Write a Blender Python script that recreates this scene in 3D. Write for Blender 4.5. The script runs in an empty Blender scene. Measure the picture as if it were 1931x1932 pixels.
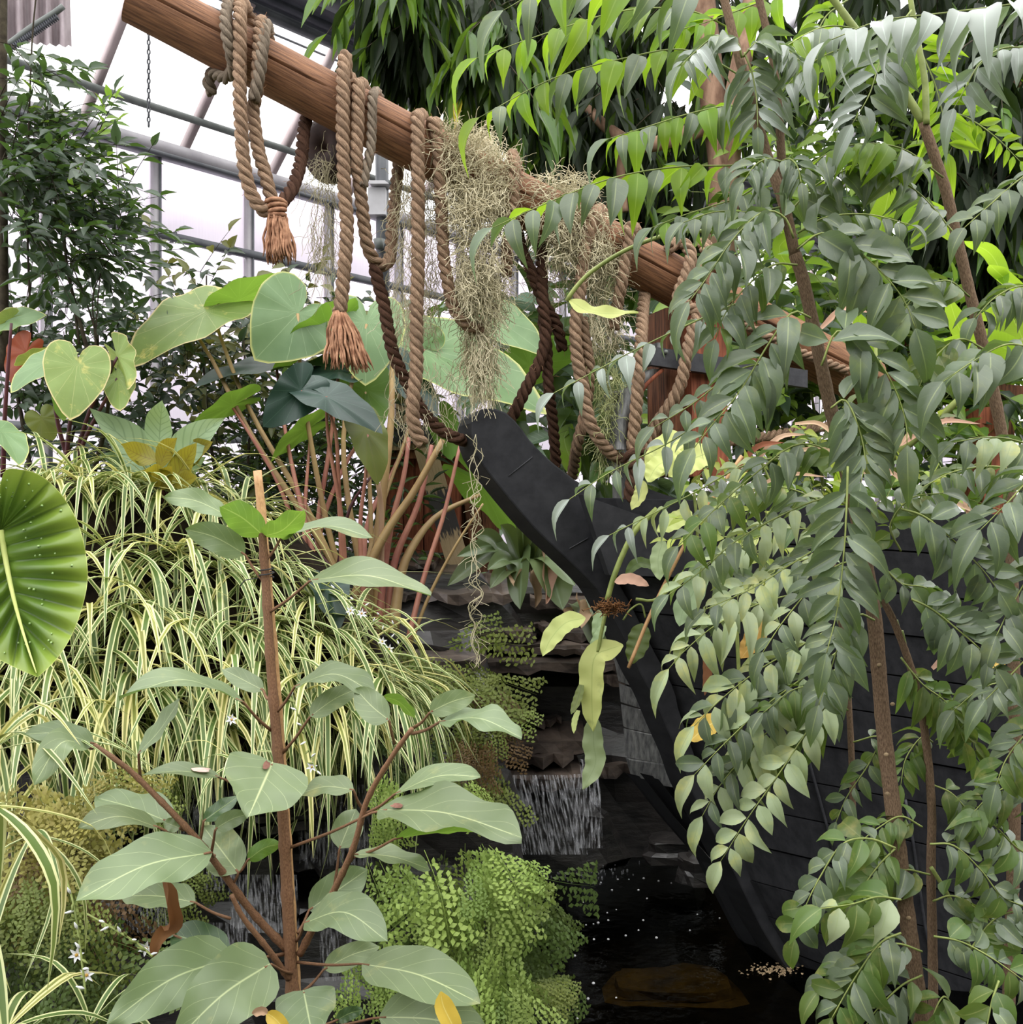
import bpy, math, random
import numpy as np
from mathutils import Vector, Matrix
SC = bpy.context.scene
COL = SC.collection
rnd = random.Random(11)
PI = math.pi
# ------------------------------------------------------------------ camera, sky, exposure
FOC = 1900.0          # focal length in pixels of the 1931 px wide frame
CZ = 1.6
cam = bpy.data.cameras.new('camera'); cam.sensor_width = 36.0; cam.lens = 36.0*FOC/1931.0
cam.clip_start = 0.05; cam.clip_end = 200
camo = bpy.data.objects.new('camera', cam); COL.objects.link(camo)
camo.location = (0, 0, CZ); camo.rotation_euler = (PI/2, 0, 0); SC.camera = camo
EYE = Vector((0, 0, CZ))
SC.view_settings.view_transform = 'Standard'; SC.view_settings.look = 'None'
SC.view_settings.gamma = 1.0; SC.view_settings.use_curve_mapping = False
SC.view_settings.exposure = 0.95
SC.cycles.max_bounces = 7; SC.cycles.diffuse_bounces = 3; SC.cycles.glossy_bounces = 2
SC.cycles.transmission_bounces = 4; SC.cycles.transparent_max_bounces = 10
SC.cycles.use_denoising = True
SC.cycles.sample_clamp_indirect = 6.0
W = bpy.data.worlds.new('overcast_sky'); SC.world = W; W.use_nodes = True
wn = W.node_tree.nodes; wl = W.node_tree.links; wn.clear()
w_tc = wn.new('ShaderNodeTexCoord'); w_sep = wn.new('ShaderNodeSeparateXYZ'); w_r = wn.new('ShaderNodeValToRGB')
w_bg = wn.new('ShaderNodeBackground'); w_o = wn.new('ShaderNodeOutputWorld')
wl.new(w_tc.outputs['Generated'], w_sep.inputs[0]); wl.new(w_sep.outputs['Z'], w_r.inputs[0])
wl.new(w_r.outputs[0], w_bg.inputs[0]); wl.new(w_bg.outputs[0], w_o.inputs[0])
e = w_r.color_ramp.elements
e[0].position = 0.0; e[0].color = (0.36, 0.36, 0.38, 1)
e[1].position = 1.0; e[1].color = (1.0, 1.0, 1.0, 1)
k = w_r.color_ramp.elements.new(0.25); k.color = (0.54, 0.54, 0.55, 1)
w_bg.inputs[1].default_value = 2.55

# ------------------------------------------------------------------ helpers
def P(px, py, Y):
    """the point at distance Y in front of the viewer seen at photo pixel px, py"""
    return Vector(((px-965.5)/FOC*Y, Y, CZ+(966.0-py)/FOC*Y))
def lin(r, g, b):
    f = lambda c: (c/255.0/12.92) if c <= 10 else ((c/255.0+0.055)/1.055)**2.4
    return (f(r), f(g), f(b), 1.0)
LOC = {}
def thing(name, label, cat, loc=(0,0,0), group=None, kind=None):
    o = bpy.data.objects.new(name, None); COL.objects.link(o)
    o.empty_display_size = 0.1; o.location = loc; LOC[o.name] = Vector(loc)
    o['label'] = label; o['category'] = cat
    if group: o['group'] = group
    if kind: o['kind'] = kind
    return o
def shell(name, loc=(0,0,0)):
    o = bpy.data.objects.new(name, None); COL.objects.link(o); o.location = loc; LOC[o.name] = Vector(loc)
    o['kind'] = 'structure'
    return o
def tag(o, label, cat, group=None, kind=None):
    o['label'] = label; o['category'] = cat
    if group: o['group'] = group
    if kind: o['kind'] = kind
    return o
class MB:
    def __init__(s): s.v = []; s.f = []; s.u = []
    def add(s, v, f, u=None):
        n = len(s.v); s.v.extend(v); s.f.extend([tuple(i+n for i in q) for q in f])
        s.u.extend(u if u is not None else [(0.5, 0.5)]*len(v))
    def build(s, name, mat, root=None, parent=None, smooth=True):
        off = LOC[root.name] if root else Vector((0,0,0))
        v = np.array(s.v, dtype=np.float32).reshape(-1, 3) - np.array(off, dtype=np.float32)
        me = mesh_from(name, v, s.f, np.array(s.u, dtype=np.float32).reshape(-1, 2), mat, smooth)
        o = bpy.data.objects.new(name, me); COL.objects.link(o)
        p = parent or root
        if p: o.parent = p
        return o
def mesh_from(name, v, f, u, mat, smooth=True):
    me = bpy.data.meshes.new(name)
    lens = np.array([len(q) for q in f], dtype=np.int32)
    li = np.fromiter((i for q in f for i in q), dtype=np.int32, count=int(lens.sum()))
    me.vertices.add(len(v)); me.vertices.foreach_set('co', np.ascontiguousarray(v, dtype=np.float32).ravel())
    me.loops.add(len(li)); me.loops.foreach_set('vertex_index', li)
    me.polygons.add(len(f)); st = np.concatenate(([0], np.cumsum(lens)[:-1])).astype(np.int32)
    me.polygons.foreach_set('loop_start', st); me.polygons.foreach_set('loop_total', lens)
    if u is not None:
        ul = me.uv_layers.new(name='UVMap'); ul.data.foreach_set('uv', u[li].astype(np.float32).ravel())
    me.polygons.foreach_set('use_smooth', np.full(len(f), smooth, dtype=bool))
    if mat: me.materials.append(mat)
    me.update(calc_edges=True); me.validate()
    return me
def inst(name, me, M, root, parent=None):
    o = bpy.data.objects.new(name, me); COL.objects.link(o); o.parent = parent or root
    o.matrix_basis = Matrix.Translation(-LOC[root.name]) @ M
    return o
def smooth(pts, n):
    """Catmull-Rom through pts, n points out, evenly spaced"""
    p = np.array([list(q) for q in pts], dtype=float)
    if len(p) == 2: return [Vector(p[0]+(p[1]-p[0])*i/(n-1)) for i in range(n)]
    a = np.vstack([2*p[0]-p[1], p, 2*p[-1]-p[-2]]); out = []
    for i in range(1, len(a)-2):
        t = np.linspace(0, 1, 9)[:-1, None]
        p0, p1, p2, p3 = a[i-1], a[i], a[i+1], a[i+2]
        out.append(0.5*((2*p1)+(-p0+p2)*t+(2*p0-5*p1+4*p2-p3)*t*t+(-p0+3*p1-3*p2+p3)*t**3))
    q = np.vstack(out+[a[-2][None]])
    d = np.concatenate(([0], np.cumsum(np.linalg.norm(np.diff(q, axis=0), axis=1))))
    s = np.linspace(0, d[-1], n)
    return [Vector((np.interp(x, d, q[:, 0]), np.interp(x, d, q[:, 1]), np.interp(x, d, q[:, 2]))) for x in s]
def frames(pts):
    T = []
    for i in range(len(pts)):
        a = pts[max(0, i-1)]; b = pts[min(len(pts)-1, i+1)]; d = b-a
        T.append(d.normalized() if d.length > 1e-9 else Vector((0,0,1)))
    n = T[0].orthogonal().normalized(); N = [n]
    for i in range(1, len(T)):
        n = n - T[i]*n.dot(T[i])
        n = n.normalized() if n.length > 1e-6 else T[i].orthogonal().normalized()
        N.append(n)
    return T, N
def tube(mb, pts, rad, sides=6, cap=True):
    T, N = frames(pts); v = []; u = []; f = []; L = 0
    for i, p in enumerate(pts):
        r = rad[i] if hasattr(rad, '__len__') else rad
        B = T[i].cross(N[i])
        if i: L += (p-pts[i-1]).length
        for k in range(sides):
            a = 2*PI*k/sides
            v.append(p+N[i]*(math.cos(a)*r)+B*(math.sin(a)*r)); u.append((k/sides, L))
    for i in range(len(pts)-1):
        for k in range(sides):
            k2 = (k+1) % sides
            f.append((i*sides+k, i*sides+k2, (i+1)*sides+k2, (i+1)*sides+k))
    if cap:
        f.append(tuple(range(sides))[::-1]); f.append(tuple((len(pts)-1)*sides+k for k in range(sides)))
    mb.add(v, f, u)
def taper(a, b, n): return [a+(b-a)*i/(n-1) for i in range(n)]
def box(mb, c, ax, ay, az):
    """box centred c with half-axis vectors"""
    v = []
    for sx in (-1,1):
        for sy in (-1,1):
            for sz in (-1,1): v.append(c+ax*sx+ay*sy+az*sz)
    f = [(0,1,3,2),(4,6,7,5),(0,4,5,1),(2,3,7,6),(0,2,6,4),(1,5,7,3)]
    lx, ly = ax.length, ay.length
    u = [((i>>2)*2*lx, (i&1)*2*az.length+((i>>1)&1)*2*ly) for i in range(8)]
    mb.add(v, f, u)
def bar(mb, a, b, w, h, up=Vector((0,0,1))):
    d = (b-a); L = d.length; d = d.normalized(); s = d.cross(up).normalized(); n = s.cross(d)
    box(mb, (a+b)/2, d*(L/2), s*(w/2), n*(h/2))
def prism(mb, poly, d, fr=True):
    """polygon (3-D points) extruded by vector d"""
    n = len(poly); v = [p for p in poly]+[p+d for p in poly]
    f = [tuple(range(n)), tuple(range(2*n-1, n-1, -1))]
    for i in range(n): j = (i+1) % n; f.append((i, i+n, j+n, j))
    o = poly[0]; u = [((p-o).x, (p-o).z) for p in v]
    mb.add(v, f, u)

# ------------------------------------------------------------------ leaves
def prof(tab, t):
    xs = [a for a, _ in tab]; ys = [b for _, b in tab]
    return float(np.interp(t, xs, ys))
def dens(tab):
    """smooth a coarse profile table"""
    pts = smooth([(a, b, 0) for a, b in tab], 40)
    xs = []
    for p in pts: xs.append((p.x, max(0.0, p.y)))
    xs.sort(); return xs
OVATE = dens([(0,.05),(.1,.55),(.25,.93),(.4,1),(.6,.86),(.8,.5),(.92,.2),(1,0)])
LANCE = dens([(0,.05),(.12,.5),(.3,.95),(.42,1),(.6,.8),(.78,.42),(.9,.14),(1,0)])
OBLONG = dens([(0,.08),(.06,.5),(.18,.88),(.36,1),(.6,.97),(.8,.74),(.93,.36),(1,.02)])
STRAP = dens([(0,.6),(.2,.9),(.45,1),(.7,.85),(.88,.5),(1,.02)])
ROUND = dens([(0,.2),(.06,.6),(.2,.95),(.4,1),(.62,.9),(.82,.58),(.93,.25),(1,0)])
WIDE = dens([(0,.35),(.05,.7),(.15,.96),(.35,1),(.6,.86),(.8,.55),(.92,.26),(1,0)])
class Tm:
    """a leaf template: base at 0, tip at +y 1, width 1 in x"""
    def __init__(s, tab, arch=.15, fold=.12, wave=0, nv=7, nu=2, seed=0, wf=2.2, twist=0, tipdrop=0):
        r = random.Random(seed); s.v = []; s.f = []; s.u = []
        ph = r.uniform(0, 6)
        for j in range(nv+1):
            t = j/nv; w = prof(tab, t)*.5
            for i in range(-nu, nu+1):
                q = i/nu; x = q*w
                z = -arch*t*t - tipdrop*max(0, t-.6)**2*4 + fold*abs(q)*w*2
                if wave: z += wave*math.sin(wf*2*PI*t+ph+(1.3 if q > 0 else 0))*abs(q)*min(1, 3*t)
                if twist: z += twist*q*t
                s.v.append((x, t-.25*arch*arch*t*t, z)); s.u.append((.5+q*.5, t))
        m = 2*nu+1
        for j in range(nv):
            for i in range(2*nu): a = j*m+i; s.f.append((a, a+1, a+m+1, a+m))
        s.va = np.array(s.v, dtype=np.float32); s.ua = np.array(s.u, dtype=np.float32)
    def mesh(s, name, mat): return mesh_from(name, s.va, s.f, s.ua, mat)
def basis(base, d, n, L, Wd):
    d = d.normalized(); n = n-d*n.dot(d)
    n = n.normalized() if n.length > 1e-6 else d.orthogonal().normalized()
    x = d.cross(n)
    M = Matrix.Identity(4)
    for i in range(3):
        M[i][0] = x[i]*Wd; M[i][1] = d[i]*L; M[i][2] = n[i]*L; M[i][3] = base[i]
    return M
def scatter(name, tm, Ms, mat, root=None, parent=None):
    """many leaves too small to pick apart, joined"""
    nv = len(tm.va); A = np.ones((nv, 4), dtype=np.float32); A[:, :3] = tm.va
    V = np.concatenate([(A @ np.array(M, dtype=np.float32).T)[:, :3] for M in Ms])
    if root: V = V-np.array(LOC[root.name], dtype=np.float32)
    F0 = np.array(tm.f, dtype=np.int32); F = (F0[None]+(np.arange(len(Ms))*nv)[:, None, None]).reshape(-1, F0.shape[1])
    me = mesh_from(name, V, F.tolist(), np.tile(tm.ua, (len(Ms), 1)), mat)
    o = bpy.data.objects.new(name, me); COL.objects.link(o)
    if parent or root: o.parent = parent or root
    return o
def face_normal(b, t, wratio, up=Vector((0,0,1)), under=False):
    """leaf normal so that the blade shows wratio of its width to the viewer"""
    d = (t-b).normalized(); v = (EYE-(b+t)/2).normalized(); vn = (v-d*v.dot(d)).normalized()
    s = d.cross(vn)
    if s.dot(up) < 0: s = -s
    c = min(1.0, max(.06, wratio)); sn = math.sqrt(1-c*c)
    return (vn*(-c if under else c)+s*sn).normalized()
def blade(mb, pts, W0, tab, n0, nv=14, nu=3, fold=.1, wave=0, wf=2.0, ph=0, twist=0):
    """one leaf blade of its own along a bent midrib"""
    q = smooth(pts, nv+1); v = []; u = []; f = []
    for j in range(nv+1):
        t = j/nv; d = (q[min(nv, j+1)]-q[max(0, j-1)]).normalized()
        n = n0-d*n0.dot(d); n = n.normalized(); 
        if twist: n = (Matrix.Rotation(twist*(t-.5), 3, d) @ n)
        s = d.cross(n); w = prof(tab, t)*W0*.5
        for i in range(-nu, nu+1):
            x = i/nu
            h = fold*abs(x)*w*2
            if wave: h += wave*W0*math.sin(wf*2*PI*t+ph+(1.7 if x > 0 else 0))*abs(x)**1.5*min(1, 4*t)
            v.append(q[j]+s*(x*w)+n*h); u.append((.5+.5*x, t))
    m = 2*nu+1
    for j in range(nv):
        for i in range(2*nu): a = j*m+i; f.append((a, a+1, a+m+1, a+m))
    mb.add(v, f, u)

# ------------------------------------------------------------------ materials
def nt(name):
    m = bpy.data.materials.new(name); m.use_nodes = True; t = m.node_tree; t.nodes.clear()
    return m, t.nodes, t.links
def N(nodes, typ, **kw):
    n = nodes.new(typ)
    for k, v in kw.items():
        if hasattr(n, k): setattr(n, k, v)
        else: n.inputs[k].default_value = v
    return n
def math_(nodes, links, op, a, b=None, clamp=False):
    n = nodes.new('ShaderNodeMath'); n.operation = op; n.use_clamp = clamp
    for i, x in enumerate((a, b)):
        if x is None: continue
        if hasattr(x, 'links'): links.new(x, n.inputs[i])
        else: n.inputs[i].default_value = x
    return n.outputs[0]
def mix_(nodes, links, fac, a, b):
    n = nodes.new('ShaderNodeMix'); n.data_type = 'RGBA'
    for sock, x in ((n.inputs[0], fac), (n.inputs[6], a), (n.inputs[7], b)):
        if hasattr(x, 'links'): links.new(x, sock)
        else: sock.default_value = x
    return n.outputs[2]
def leaf_mat(name, col, vein=None, alt=None, trans=None, tf=.3, rough=.42, spec=.5, mid=.035, lat=0, latw=.12, skew=.55,
             blotch=None, blotch_t=(.58, .68), stripe=None, hue=.035, val=.35, bump=.0, quilt=0, edge=None, scale=9.0, latamt=.6):
    m, n, l = nt(name)
    uv = N(n, 'ShaderNodeUVMap'); sp = N(n, 'ShaderNodeSeparateXYZ'); l.new(uv.outputs[0], sp.inputs[0])
    U, V = sp.outputs[0], sp.outputs[1]
    tc = N(n, 'ShaderNodeNewGeometry')
    nz = N(n, 'ShaderNodeTexNoise', Scale=scale, Detail=4.0); l.new(tc.outputs['Position'], nz.inputs['Vector'])
    oi = N(n, 'ShaderNodeObjectInfo')
    base = mix_(n, l, nz.outputs[0], col, alt or tuple(c*.62 for c in col[:3])+(1,))
    m1 = math_(n, l, 'ABSOLUTE', math_(n, l, 'SUBTRACT', U, .5))
    if stripe:      # pale stripes along the blade: (centre, width, colour)
        mask = None
        c0, w0, cs = stripe
        if c0 == 'edge': mask = math_(n, l, 'GREATER_THAN', m1, w0)
        else: mask = math_(n, l, 'LESS_THAN', m1, w0)
        base = mix_(n, l, mask, base, cs)
    if blotch:
        nb = N(n, 'ShaderNodeTexNoise', Scale=scale*1.6, Detail=5.0, Roughness=.65); l.new(tc.outputs['Position'], nb.inputs['Vector'])
        rp = N(n, 'ShaderNodeValToRGB'); rp.color_ramp.elements[0].position = blotch_t[0]; rp.color_ramp.elements[1].position = blotch_t[1]
        l.new(nb.outputs[0], rp.inputs[0]); base = mix_(n, l, rp.outputs[0], base, blotch)
    vm = None
    if edge:
        em = math_(n, l, 'MULTIPLY', math_(n, l, 'SUBTRACT', m1, .44), 16.0, True)
        base = mix_(n, l, em, base, edge)
    if vein:
        vm = math_(n, l, 'SUBTRACT', 1.0, math_(n, l, 'DIVIDE', m1, mid), True)
        if lat:
            ph = math_(n, l, 'FRACT', math_(n, l, 'MULTIPLY', math_(n, l, 'SUBTRACT', V, math_(n, l, 'MULTIPLY', m1, skew)), lat))
            dl = math_(n, l, 'ABSOLUTE', math_(n, l, 'SUBTRACT', ph, .5))
            lv = math_(n, l, 'MULTIPLY', math_(n, l, 'SUBTRACT', 1.0, math_(n, l, 'DIVIDE', dl, latw), True), latamt)
            vm = math_(n, l, 'MAXIMUM', vm, lv)
        base = mix_(n, l, vm, base, vein)
    hs = N(n, 'ShaderNodeHueSaturation')
    l.new(math_(n, l, 'ADD', math_(n, l, 'MULTIPLY', math_(n, l, 'SUBTRACT', oi.outputs['Random'], .5), hue), .5), hs.inputs['Hue'])
    fr = math_(n, l, 'FRACT', math_(n, l, 'MULTIPLY', oi.outputs['Random'], 7.31))
    l.new(math_(n, l, 'ADD', math_(n, l, 'MULTIPLY', fr, val), 1-val*.5), hs.inputs['Value'])
    l.new(base, hs.inputs['Color'])
    pb = N(n, 'ShaderNodeBsdfPrincipled', Roughness=rough); pb.inputs['Specular IOR Level'].default_value = spec
    l.new(hs.outputs[0], pb.inputs['Base Color'])
    if quilt or bump:
        bp = N(n, 'ShaderNodeBump', Strength=1.0, Distance=.004)
        h = nz.outputs[0]
        if quilt and lat:
            h = math_(n, l, 'ADD', math_(n, l, 'MULTIPLY', dl, -quilt*4), math_(n, l, 'MULTIPLY', nz.outputs[0], bump))
        l.new(h, bp.inputs['Height']); l.new(bp.outputs[0], pb.inputs['Normal'])
    tr = N(n, 'ShaderNodeBsdfTranslucent')
    tcx = trans or (min(1, col[0]*2.2), min(1, col[1]*2.2), col[2]*.7, 1)
    tmx = mix_(n, l, .55, hs.outputs[0], tcx); l.new(tmx, tr.inputs[0])
    ms = N(n, 'ShaderNodeMixShader', Fac=tf); l.new(pb.outputs[0], ms.inputs[1]); l.new(tr.outputs[0], ms.inputs[2])
    o = N(n, 'ShaderNodeOutputMaterial'); l.new(ms.outputs[0], o.inputs[0])
    return m
def solid_mat(name, col, alt=None, rough=.6, spec=.4, scale=20.0, stretch=(1,1,1), bump=.3, dist=.004, metal=0, uvmode=False, detail=6.0, lo=.35, hi=.65, coat=0):
    m, n, l = nt(name)
    tc = N(n, 'ShaderNodeTexCoord'); mp = N(n, 'ShaderNodeMapping'); mp.inputs['Scale'].default_value = stretch
    if uvmode == 'world':
        g = N(n, 'ShaderNodeNewGeometry'); l.new(g.outputs['Position'], mp.inputs[0])
    else: l.new(tc.outputs['UV' if uvmode else 'Object'], mp.inputs[0])
    nz = N(n, 'ShaderNodeTexNoise', Scale=scale, Detail=detail, Roughness=.6); l.new(mp.outputs[0], nz.inputs['Vector'])
    rp = N(n, 'ShaderNodeValToRGB'); rp.color_ramp.elements[0].position = lo; rp.color_ramp.elements[1].position = hi
    rp.color_ramp.elements[0].color = alt or tuple(c*.55 for c in col[:3])+(1,); rp.color_ramp.elements[1].color = col
    l.new(nz.outputs[0], rp.inputs[0])
    oi = N(n, 'ShaderNodeObjectInfo'); hs = N(n, 'ShaderNodeHueSaturation')
    l.new(math_(n, l, 'ADD', math_(n, l, 'MULTIPLY', oi.outputs['Random'], .2), .9), hs.inputs['Value']); l.new(rp.outputs[0], hs.inputs['Color'])
    pb = N(n, 'ShaderNodeBsdfPrincipled', Roughness=rough, Metallic=metal); pb.inputs['Specular IOR Level'].default_value = spec
    if coat: pb.inputs['Coat Weight'].default_value = coat; pb.inputs['Coat Roughness'].default_value = .15
    l.new(hs.outputs[0], pb.inputs['Base Color'])
    if bump:
        bp = N(n, 'ShaderNodeBump', Strength=bump, Distance=dist); l.new(nz.outputs[0], bp.inputs['Height']); l.new(bp.outputs[0], pb.inputs['Normal'])
    o = N(n, 'ShaderNodeOutputMaterial'); l.new(pb.outputs[0], o.inputs[0])
    return m
MT = {}
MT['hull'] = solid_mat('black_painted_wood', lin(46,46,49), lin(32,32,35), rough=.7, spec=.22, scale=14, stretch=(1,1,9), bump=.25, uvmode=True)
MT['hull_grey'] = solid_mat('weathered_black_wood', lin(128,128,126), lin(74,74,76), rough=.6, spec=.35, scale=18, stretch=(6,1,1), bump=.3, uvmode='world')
MT['log'] = solid_mat('weathered_log', lin(146,104,74), lin(72,48,35), rough=.7, spec=.25, scale=5, stretch=(14,1.6,1), bump=.5, dist=.006, uvmode=True, lo=.3, hi=.7)
MT['log_end'] = solid_mat('cut_log_end', lin(214,170,120), lin(190,140,95), rough=.8, spec=.2)
MT['rope'] = solid_mat('manila_rope', lin(190,160,132), lin(92,70,56), rough=.9, spec=.1, scale=2.2, stretch=(11,34,1), bump=1.0, dist=.006, uvmode=True, lo=.25, hi=.75)
MT['rope_grey'] = solid_mat('grey_old_rope', lin(168,152,132), lin(98,86,74), rough=.9, spec=.1, scale=2.2, stretch=(11,34,1), bump=1.0, dist=.006, uvmode=True, lo=.25, hi=.75)
MT['rope_dark'] = solid_mat('dark_brown_rope', lin(112,82,66), lin(50,36,30), rough=.9, spec=.1, scale=2.2, stretch=(11,34,1), bump=1.0, dist=.006, uvmode=True, lo=.25, hi=.75)  # the rope texture in darker browns
MT['tassel'] = solid_mat('unravelled_rope', lin(190,146,116), lin(120,82,62), rough=.9, spec=.1, scale=30, bump=.3)
MT['moss'] = solid_mat('spanish_moss', lin(214,204,174), lin(158,150,118), rough=.9, spec=.1, scale=8, bump=0)
MT['moss_green'] = solid_mat('greenish_spanish_moss', lin(190,192,140), lin(120,128,80), rough=.9, spec=.1, scale=8, bump=0)
MT['metal'] = solid_mat('aluminium_profile', lin(168,164,166), lin(150,146,150), rough=.5, spec=.5, scale=4, bump=.05)
MT['metal_pink'] = solid_mat('rafter_profile', lin(196,180,178), lin(178,160,160), rough=.55, spec=.4, scale=4, bump=.05)
MT['metal_dark'] = solid_mat('dark_grey_profile', lin(92,94,97), lin(72,74,78), rough=.5, spec=.4, scale=4, bump=.05)
MT['gutter'] = solid_mat('dark_steel_gutter', lin(62,64,70), lin(44,46,52), rough=.5, spec=.4, scale=5, bump=.05)
MT['pipe'] = solid_mat('grey_painted_pipe', lin(112,116,112), lin(96,100,96), rough=.5, spec=.4, scale=10, bump=.05)
MT['redwood'] = solid_mat('red_brown_timber', lin(158,92,66), lin(104,56,40), rough=.7, spec=.25, scale=7, stretch=(11,11,1), bump=.35, uvmode='world')
MT['oldwood'] = solid_mat('old_dark_timber', lin(128,84,60), lin(70,44,32), rough=.75, spec=.2, scale=7, stretch=(11,11,1), bump=.35, uvmode='world')
MT['palewood'] = solid_mat('pale_weathered_plank', lin(172,150,118), lin(110,92,70), rough=.8, spec=.2, scale=6, stretch=(10,10,1.5), bump=.35, uvmode='world')
MT['ironband'] = solid_mat('black_iron_band', lin(60,60,64), lin(44,44,48), rough=.55, spec=.4, scale=30, bump=.15)
MT['slate'] = solid_mat('wet_slate', lin(112,98,88), lin(48,42,40), rough=.42, spec=.5, scale=6, stretch=(1,1,3), bump=.6, dist=.012, uvmode='world', coat=.25)
MT['slate_dark'] = solid_mat('black_wet_slate', lin(50,46,44), lin(20,19,19), rough=.4, spec=.5, scale=6, stretch=(1,1,3), bump=.7, dist=.015, uvmode='world', coat=.25)
MT['soil'] = solid_mat('dark_soil', lin(46,38,30), lin(22,18,15), rough=.95, spec=.1, scale=12, bump=.6, dist=.02, uvmode='world')
MT['bark'] = solid_mat('grey_brown_bark', lin(132,110,88), lin(84,66,52), rough=.85, spec=.15, scale=5, stretch=(9,22,1), bump=.6, dist=.004, uvmode=True)
MT['bark_dark'] = solid_mat('dark_twig_bark', lin(70,64,50), lin(44,38,30), rough=.85, spec=.15, scale=30, bump=.3)
MT['bark_tan'] = solid_mat('tan_tree_bark', lin(158,128,106), lin(112,86,70), rough=.85, spec=.15, scale=4, stretch=(5,5,1), bump=.4, uvmode='world')
MT['figstem'] = solid_mat('red_brown_stem', lin(140,104,76), lin(102,72,52), rough=.6, spec=.3, scale=6, stretch=(4,30,1), bump=.4, uvmode=True)
MT['twig_green'] = solid_mat('green_stalk', lin(142,152,84), lin(104,116,58), rough=.55, spec=.35, scale=14, bump=.1)
MT['petiole_pink'] = solid_mat('pinkish_leaf_stalk', lin(182,128,104), lin(150,92,80), rough=.5, spec=.4, scale=5, bump=.1, uvmode='world')
MT['petiole_tan'] = solid_mat('olive_tan_leaf_stalk', lin(172,146,98), lin(140,112,74), rough=.5, spec=.4, scale=5, bump=.1, uvmode='world')
MT['maroon'] = solid_mat('maroon_stalk', lin(92,48,52), lin(62,32,38), rough=.5, spec=.4, scale=8, bump=.1)
MT['bamboo'] = solid_mat('bamboo_cane', lin(206,164,116), lin(176,132,90), rough=.5, spec=.4, scale=6, stretch=(3,16,1), bump=.1, uvmode=True)
MT['white_box'] = solid_mat('light_grey_plastic', lin(206,204,206), lin(190,188,190), rough=.5, spec=.4, scale=6, bump=0)
MT['cloth'] = solid_mat('mauve_grey_cloth', lin(176,164,166), lin(150,138,140), rough=.9, spec=.1, scale=6, bump=.1)
MT['black'] = solid_mat('black_rubber', lin(58,58,60), lin(40,40,42), rough=.6, spec=.4, scale=12, bump=.05)
MT['deadleaf'] = leaf_mat('dead_brown_leaf', lin(150,104,70), alt=lin(96,62,42), tf=.2, rough=.8, spec=.15, trans=lin(190,120,70), val=.5)
MT['deadpale'] = leaf_mat('dead_pale_leaf', lin(206,176,150), alt=lin(160,124,100), tf=.25, rough=.8, spec=.15, trans=lin(220,180,140))
MT['yellowleaf'] = leaf_mat('yellow_leaf', lin(222,190,84), alt=lin(202,160,66), tf=.35, rough=.5, trans=lin(240,210,90), vein=lin(236,214,130))
# glazing
def glaze(name, col, transp, transl=True):
    m, n, l = nt(name)
    t = N(n, 'ShaderNodeBsdfTransparent'); t.inputs[0].default_value = (.97,.97,.97,1)
    g = N(n, 'ShaderNodeBsdfTranslucent' if transl else 'ShaderNodeBsdfGlossy'); g.inputs[0].default_value = col
    if transl:
        tc = N(n, 'ShaderNodeTexCoord'); mp = N(n, 'ShaderNodeMapping'); mp.inputs['Scale'].default_value = (60, 1.2, 1)
        nz = N(n, 'ShaderNodeTexNoise', Scale=2.0, Detail=5.0); l.new(tc.outputs['UV'], mp.inputs[0]); l.new(mp.outputs[0], nz.inputs['Vector'])
        l.new(mix_(n, l, nz.outputs[0], col, tuple(c*.86 for c in col[:3])+(1,)), g.inputs[0])
    ms = N(n, 'ShaderNodeMixShader', Fac=1-transp); l.new(t.outputs[0], ms.inputs[1]); l.new(g.outputs[0], ms.inputs[2])
    o = N(n, 'ShaderNodeOutputMaterial'); l.new(ms.outputs[0], o.inputs[0]); return m
MT['poly'] = glaze('polycarbonate_sheet', lin(242,235,243), .14)
MT['glass'] = glaze('roof_glass', (.9,.9,.9,1), .94, False)
# ------------------------------------------------------------------ greenhouse shell
W0 = Vector((-3.30, 9.30, 0)); WU = Vector((.663, .748, 0)).normalized(); WN = Vector((.748, -.663, 0)).normalized()
UPV = Vector((0, 0, 1))
def wp(t, s, z): return W0+WU*t+WN*s+UPV*z
EAVE = 5.0; GZ = 1.15
T0, T1 = -8, 24
wall = shell('wall_left')
me_cache = {}
for i in range(T0, T1):
    for nm, z0, z1 in (('pane', 4.20, 4.88), ('pane', 2.35, 4.13), ('pane', GZ-.2, 2.28)):
        mb = MB()
        c = wp(i+.5, -.02, (z0+z1)/2); hx, hz = WU*.475, UPV*((z1-z0)/2)
        v = [c-hx-hz, c+hx-hz, c+hx+hz, c-hx+hz]; d = WN*-.012
        mb.add(v+[p+d for p in v], [(0,1,2,3),(7,6,5,4),(0,4,5,1),(1,5,6,2),(2,6,7,3),(3,7,4,0)], [(0,0),(1,0),(1,1),(0,1)]*2)
        mb.build(nm, MT['poly'], wall)
for i in range(T0, T1+1):
    mb = MB(); bar(mb, wp(i, 0, GZ-.3), wp(i, 0, 4.92), .05, .09, WN); mb.build('mullion', MT['metal'], wall)
    mb = MB(); bar(mb, wp(i+.033, .012, GZ-.3), wp(i+.033, .012, 4.9), .016, .10, WN); mb.build('mullion_gasket', MT['metal_dark'], wall)
for z, h in ((4.165, .07), (2.315, .07)):
    mb = MB(); bar(mb, wp(T0, .03, z), wp(T1, .03, z), .07, h); mb.build('rail', MT['metal_dark'], wall)
    for t in np.arange(T0+.1, T1, .62):
        mb = MB(); bar(mb, wp(t, .03, z), wp(t+.03, .03, z), .085, h*1.25); mb.build('rail_clip', MT['metal_dark'], wall)
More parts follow.
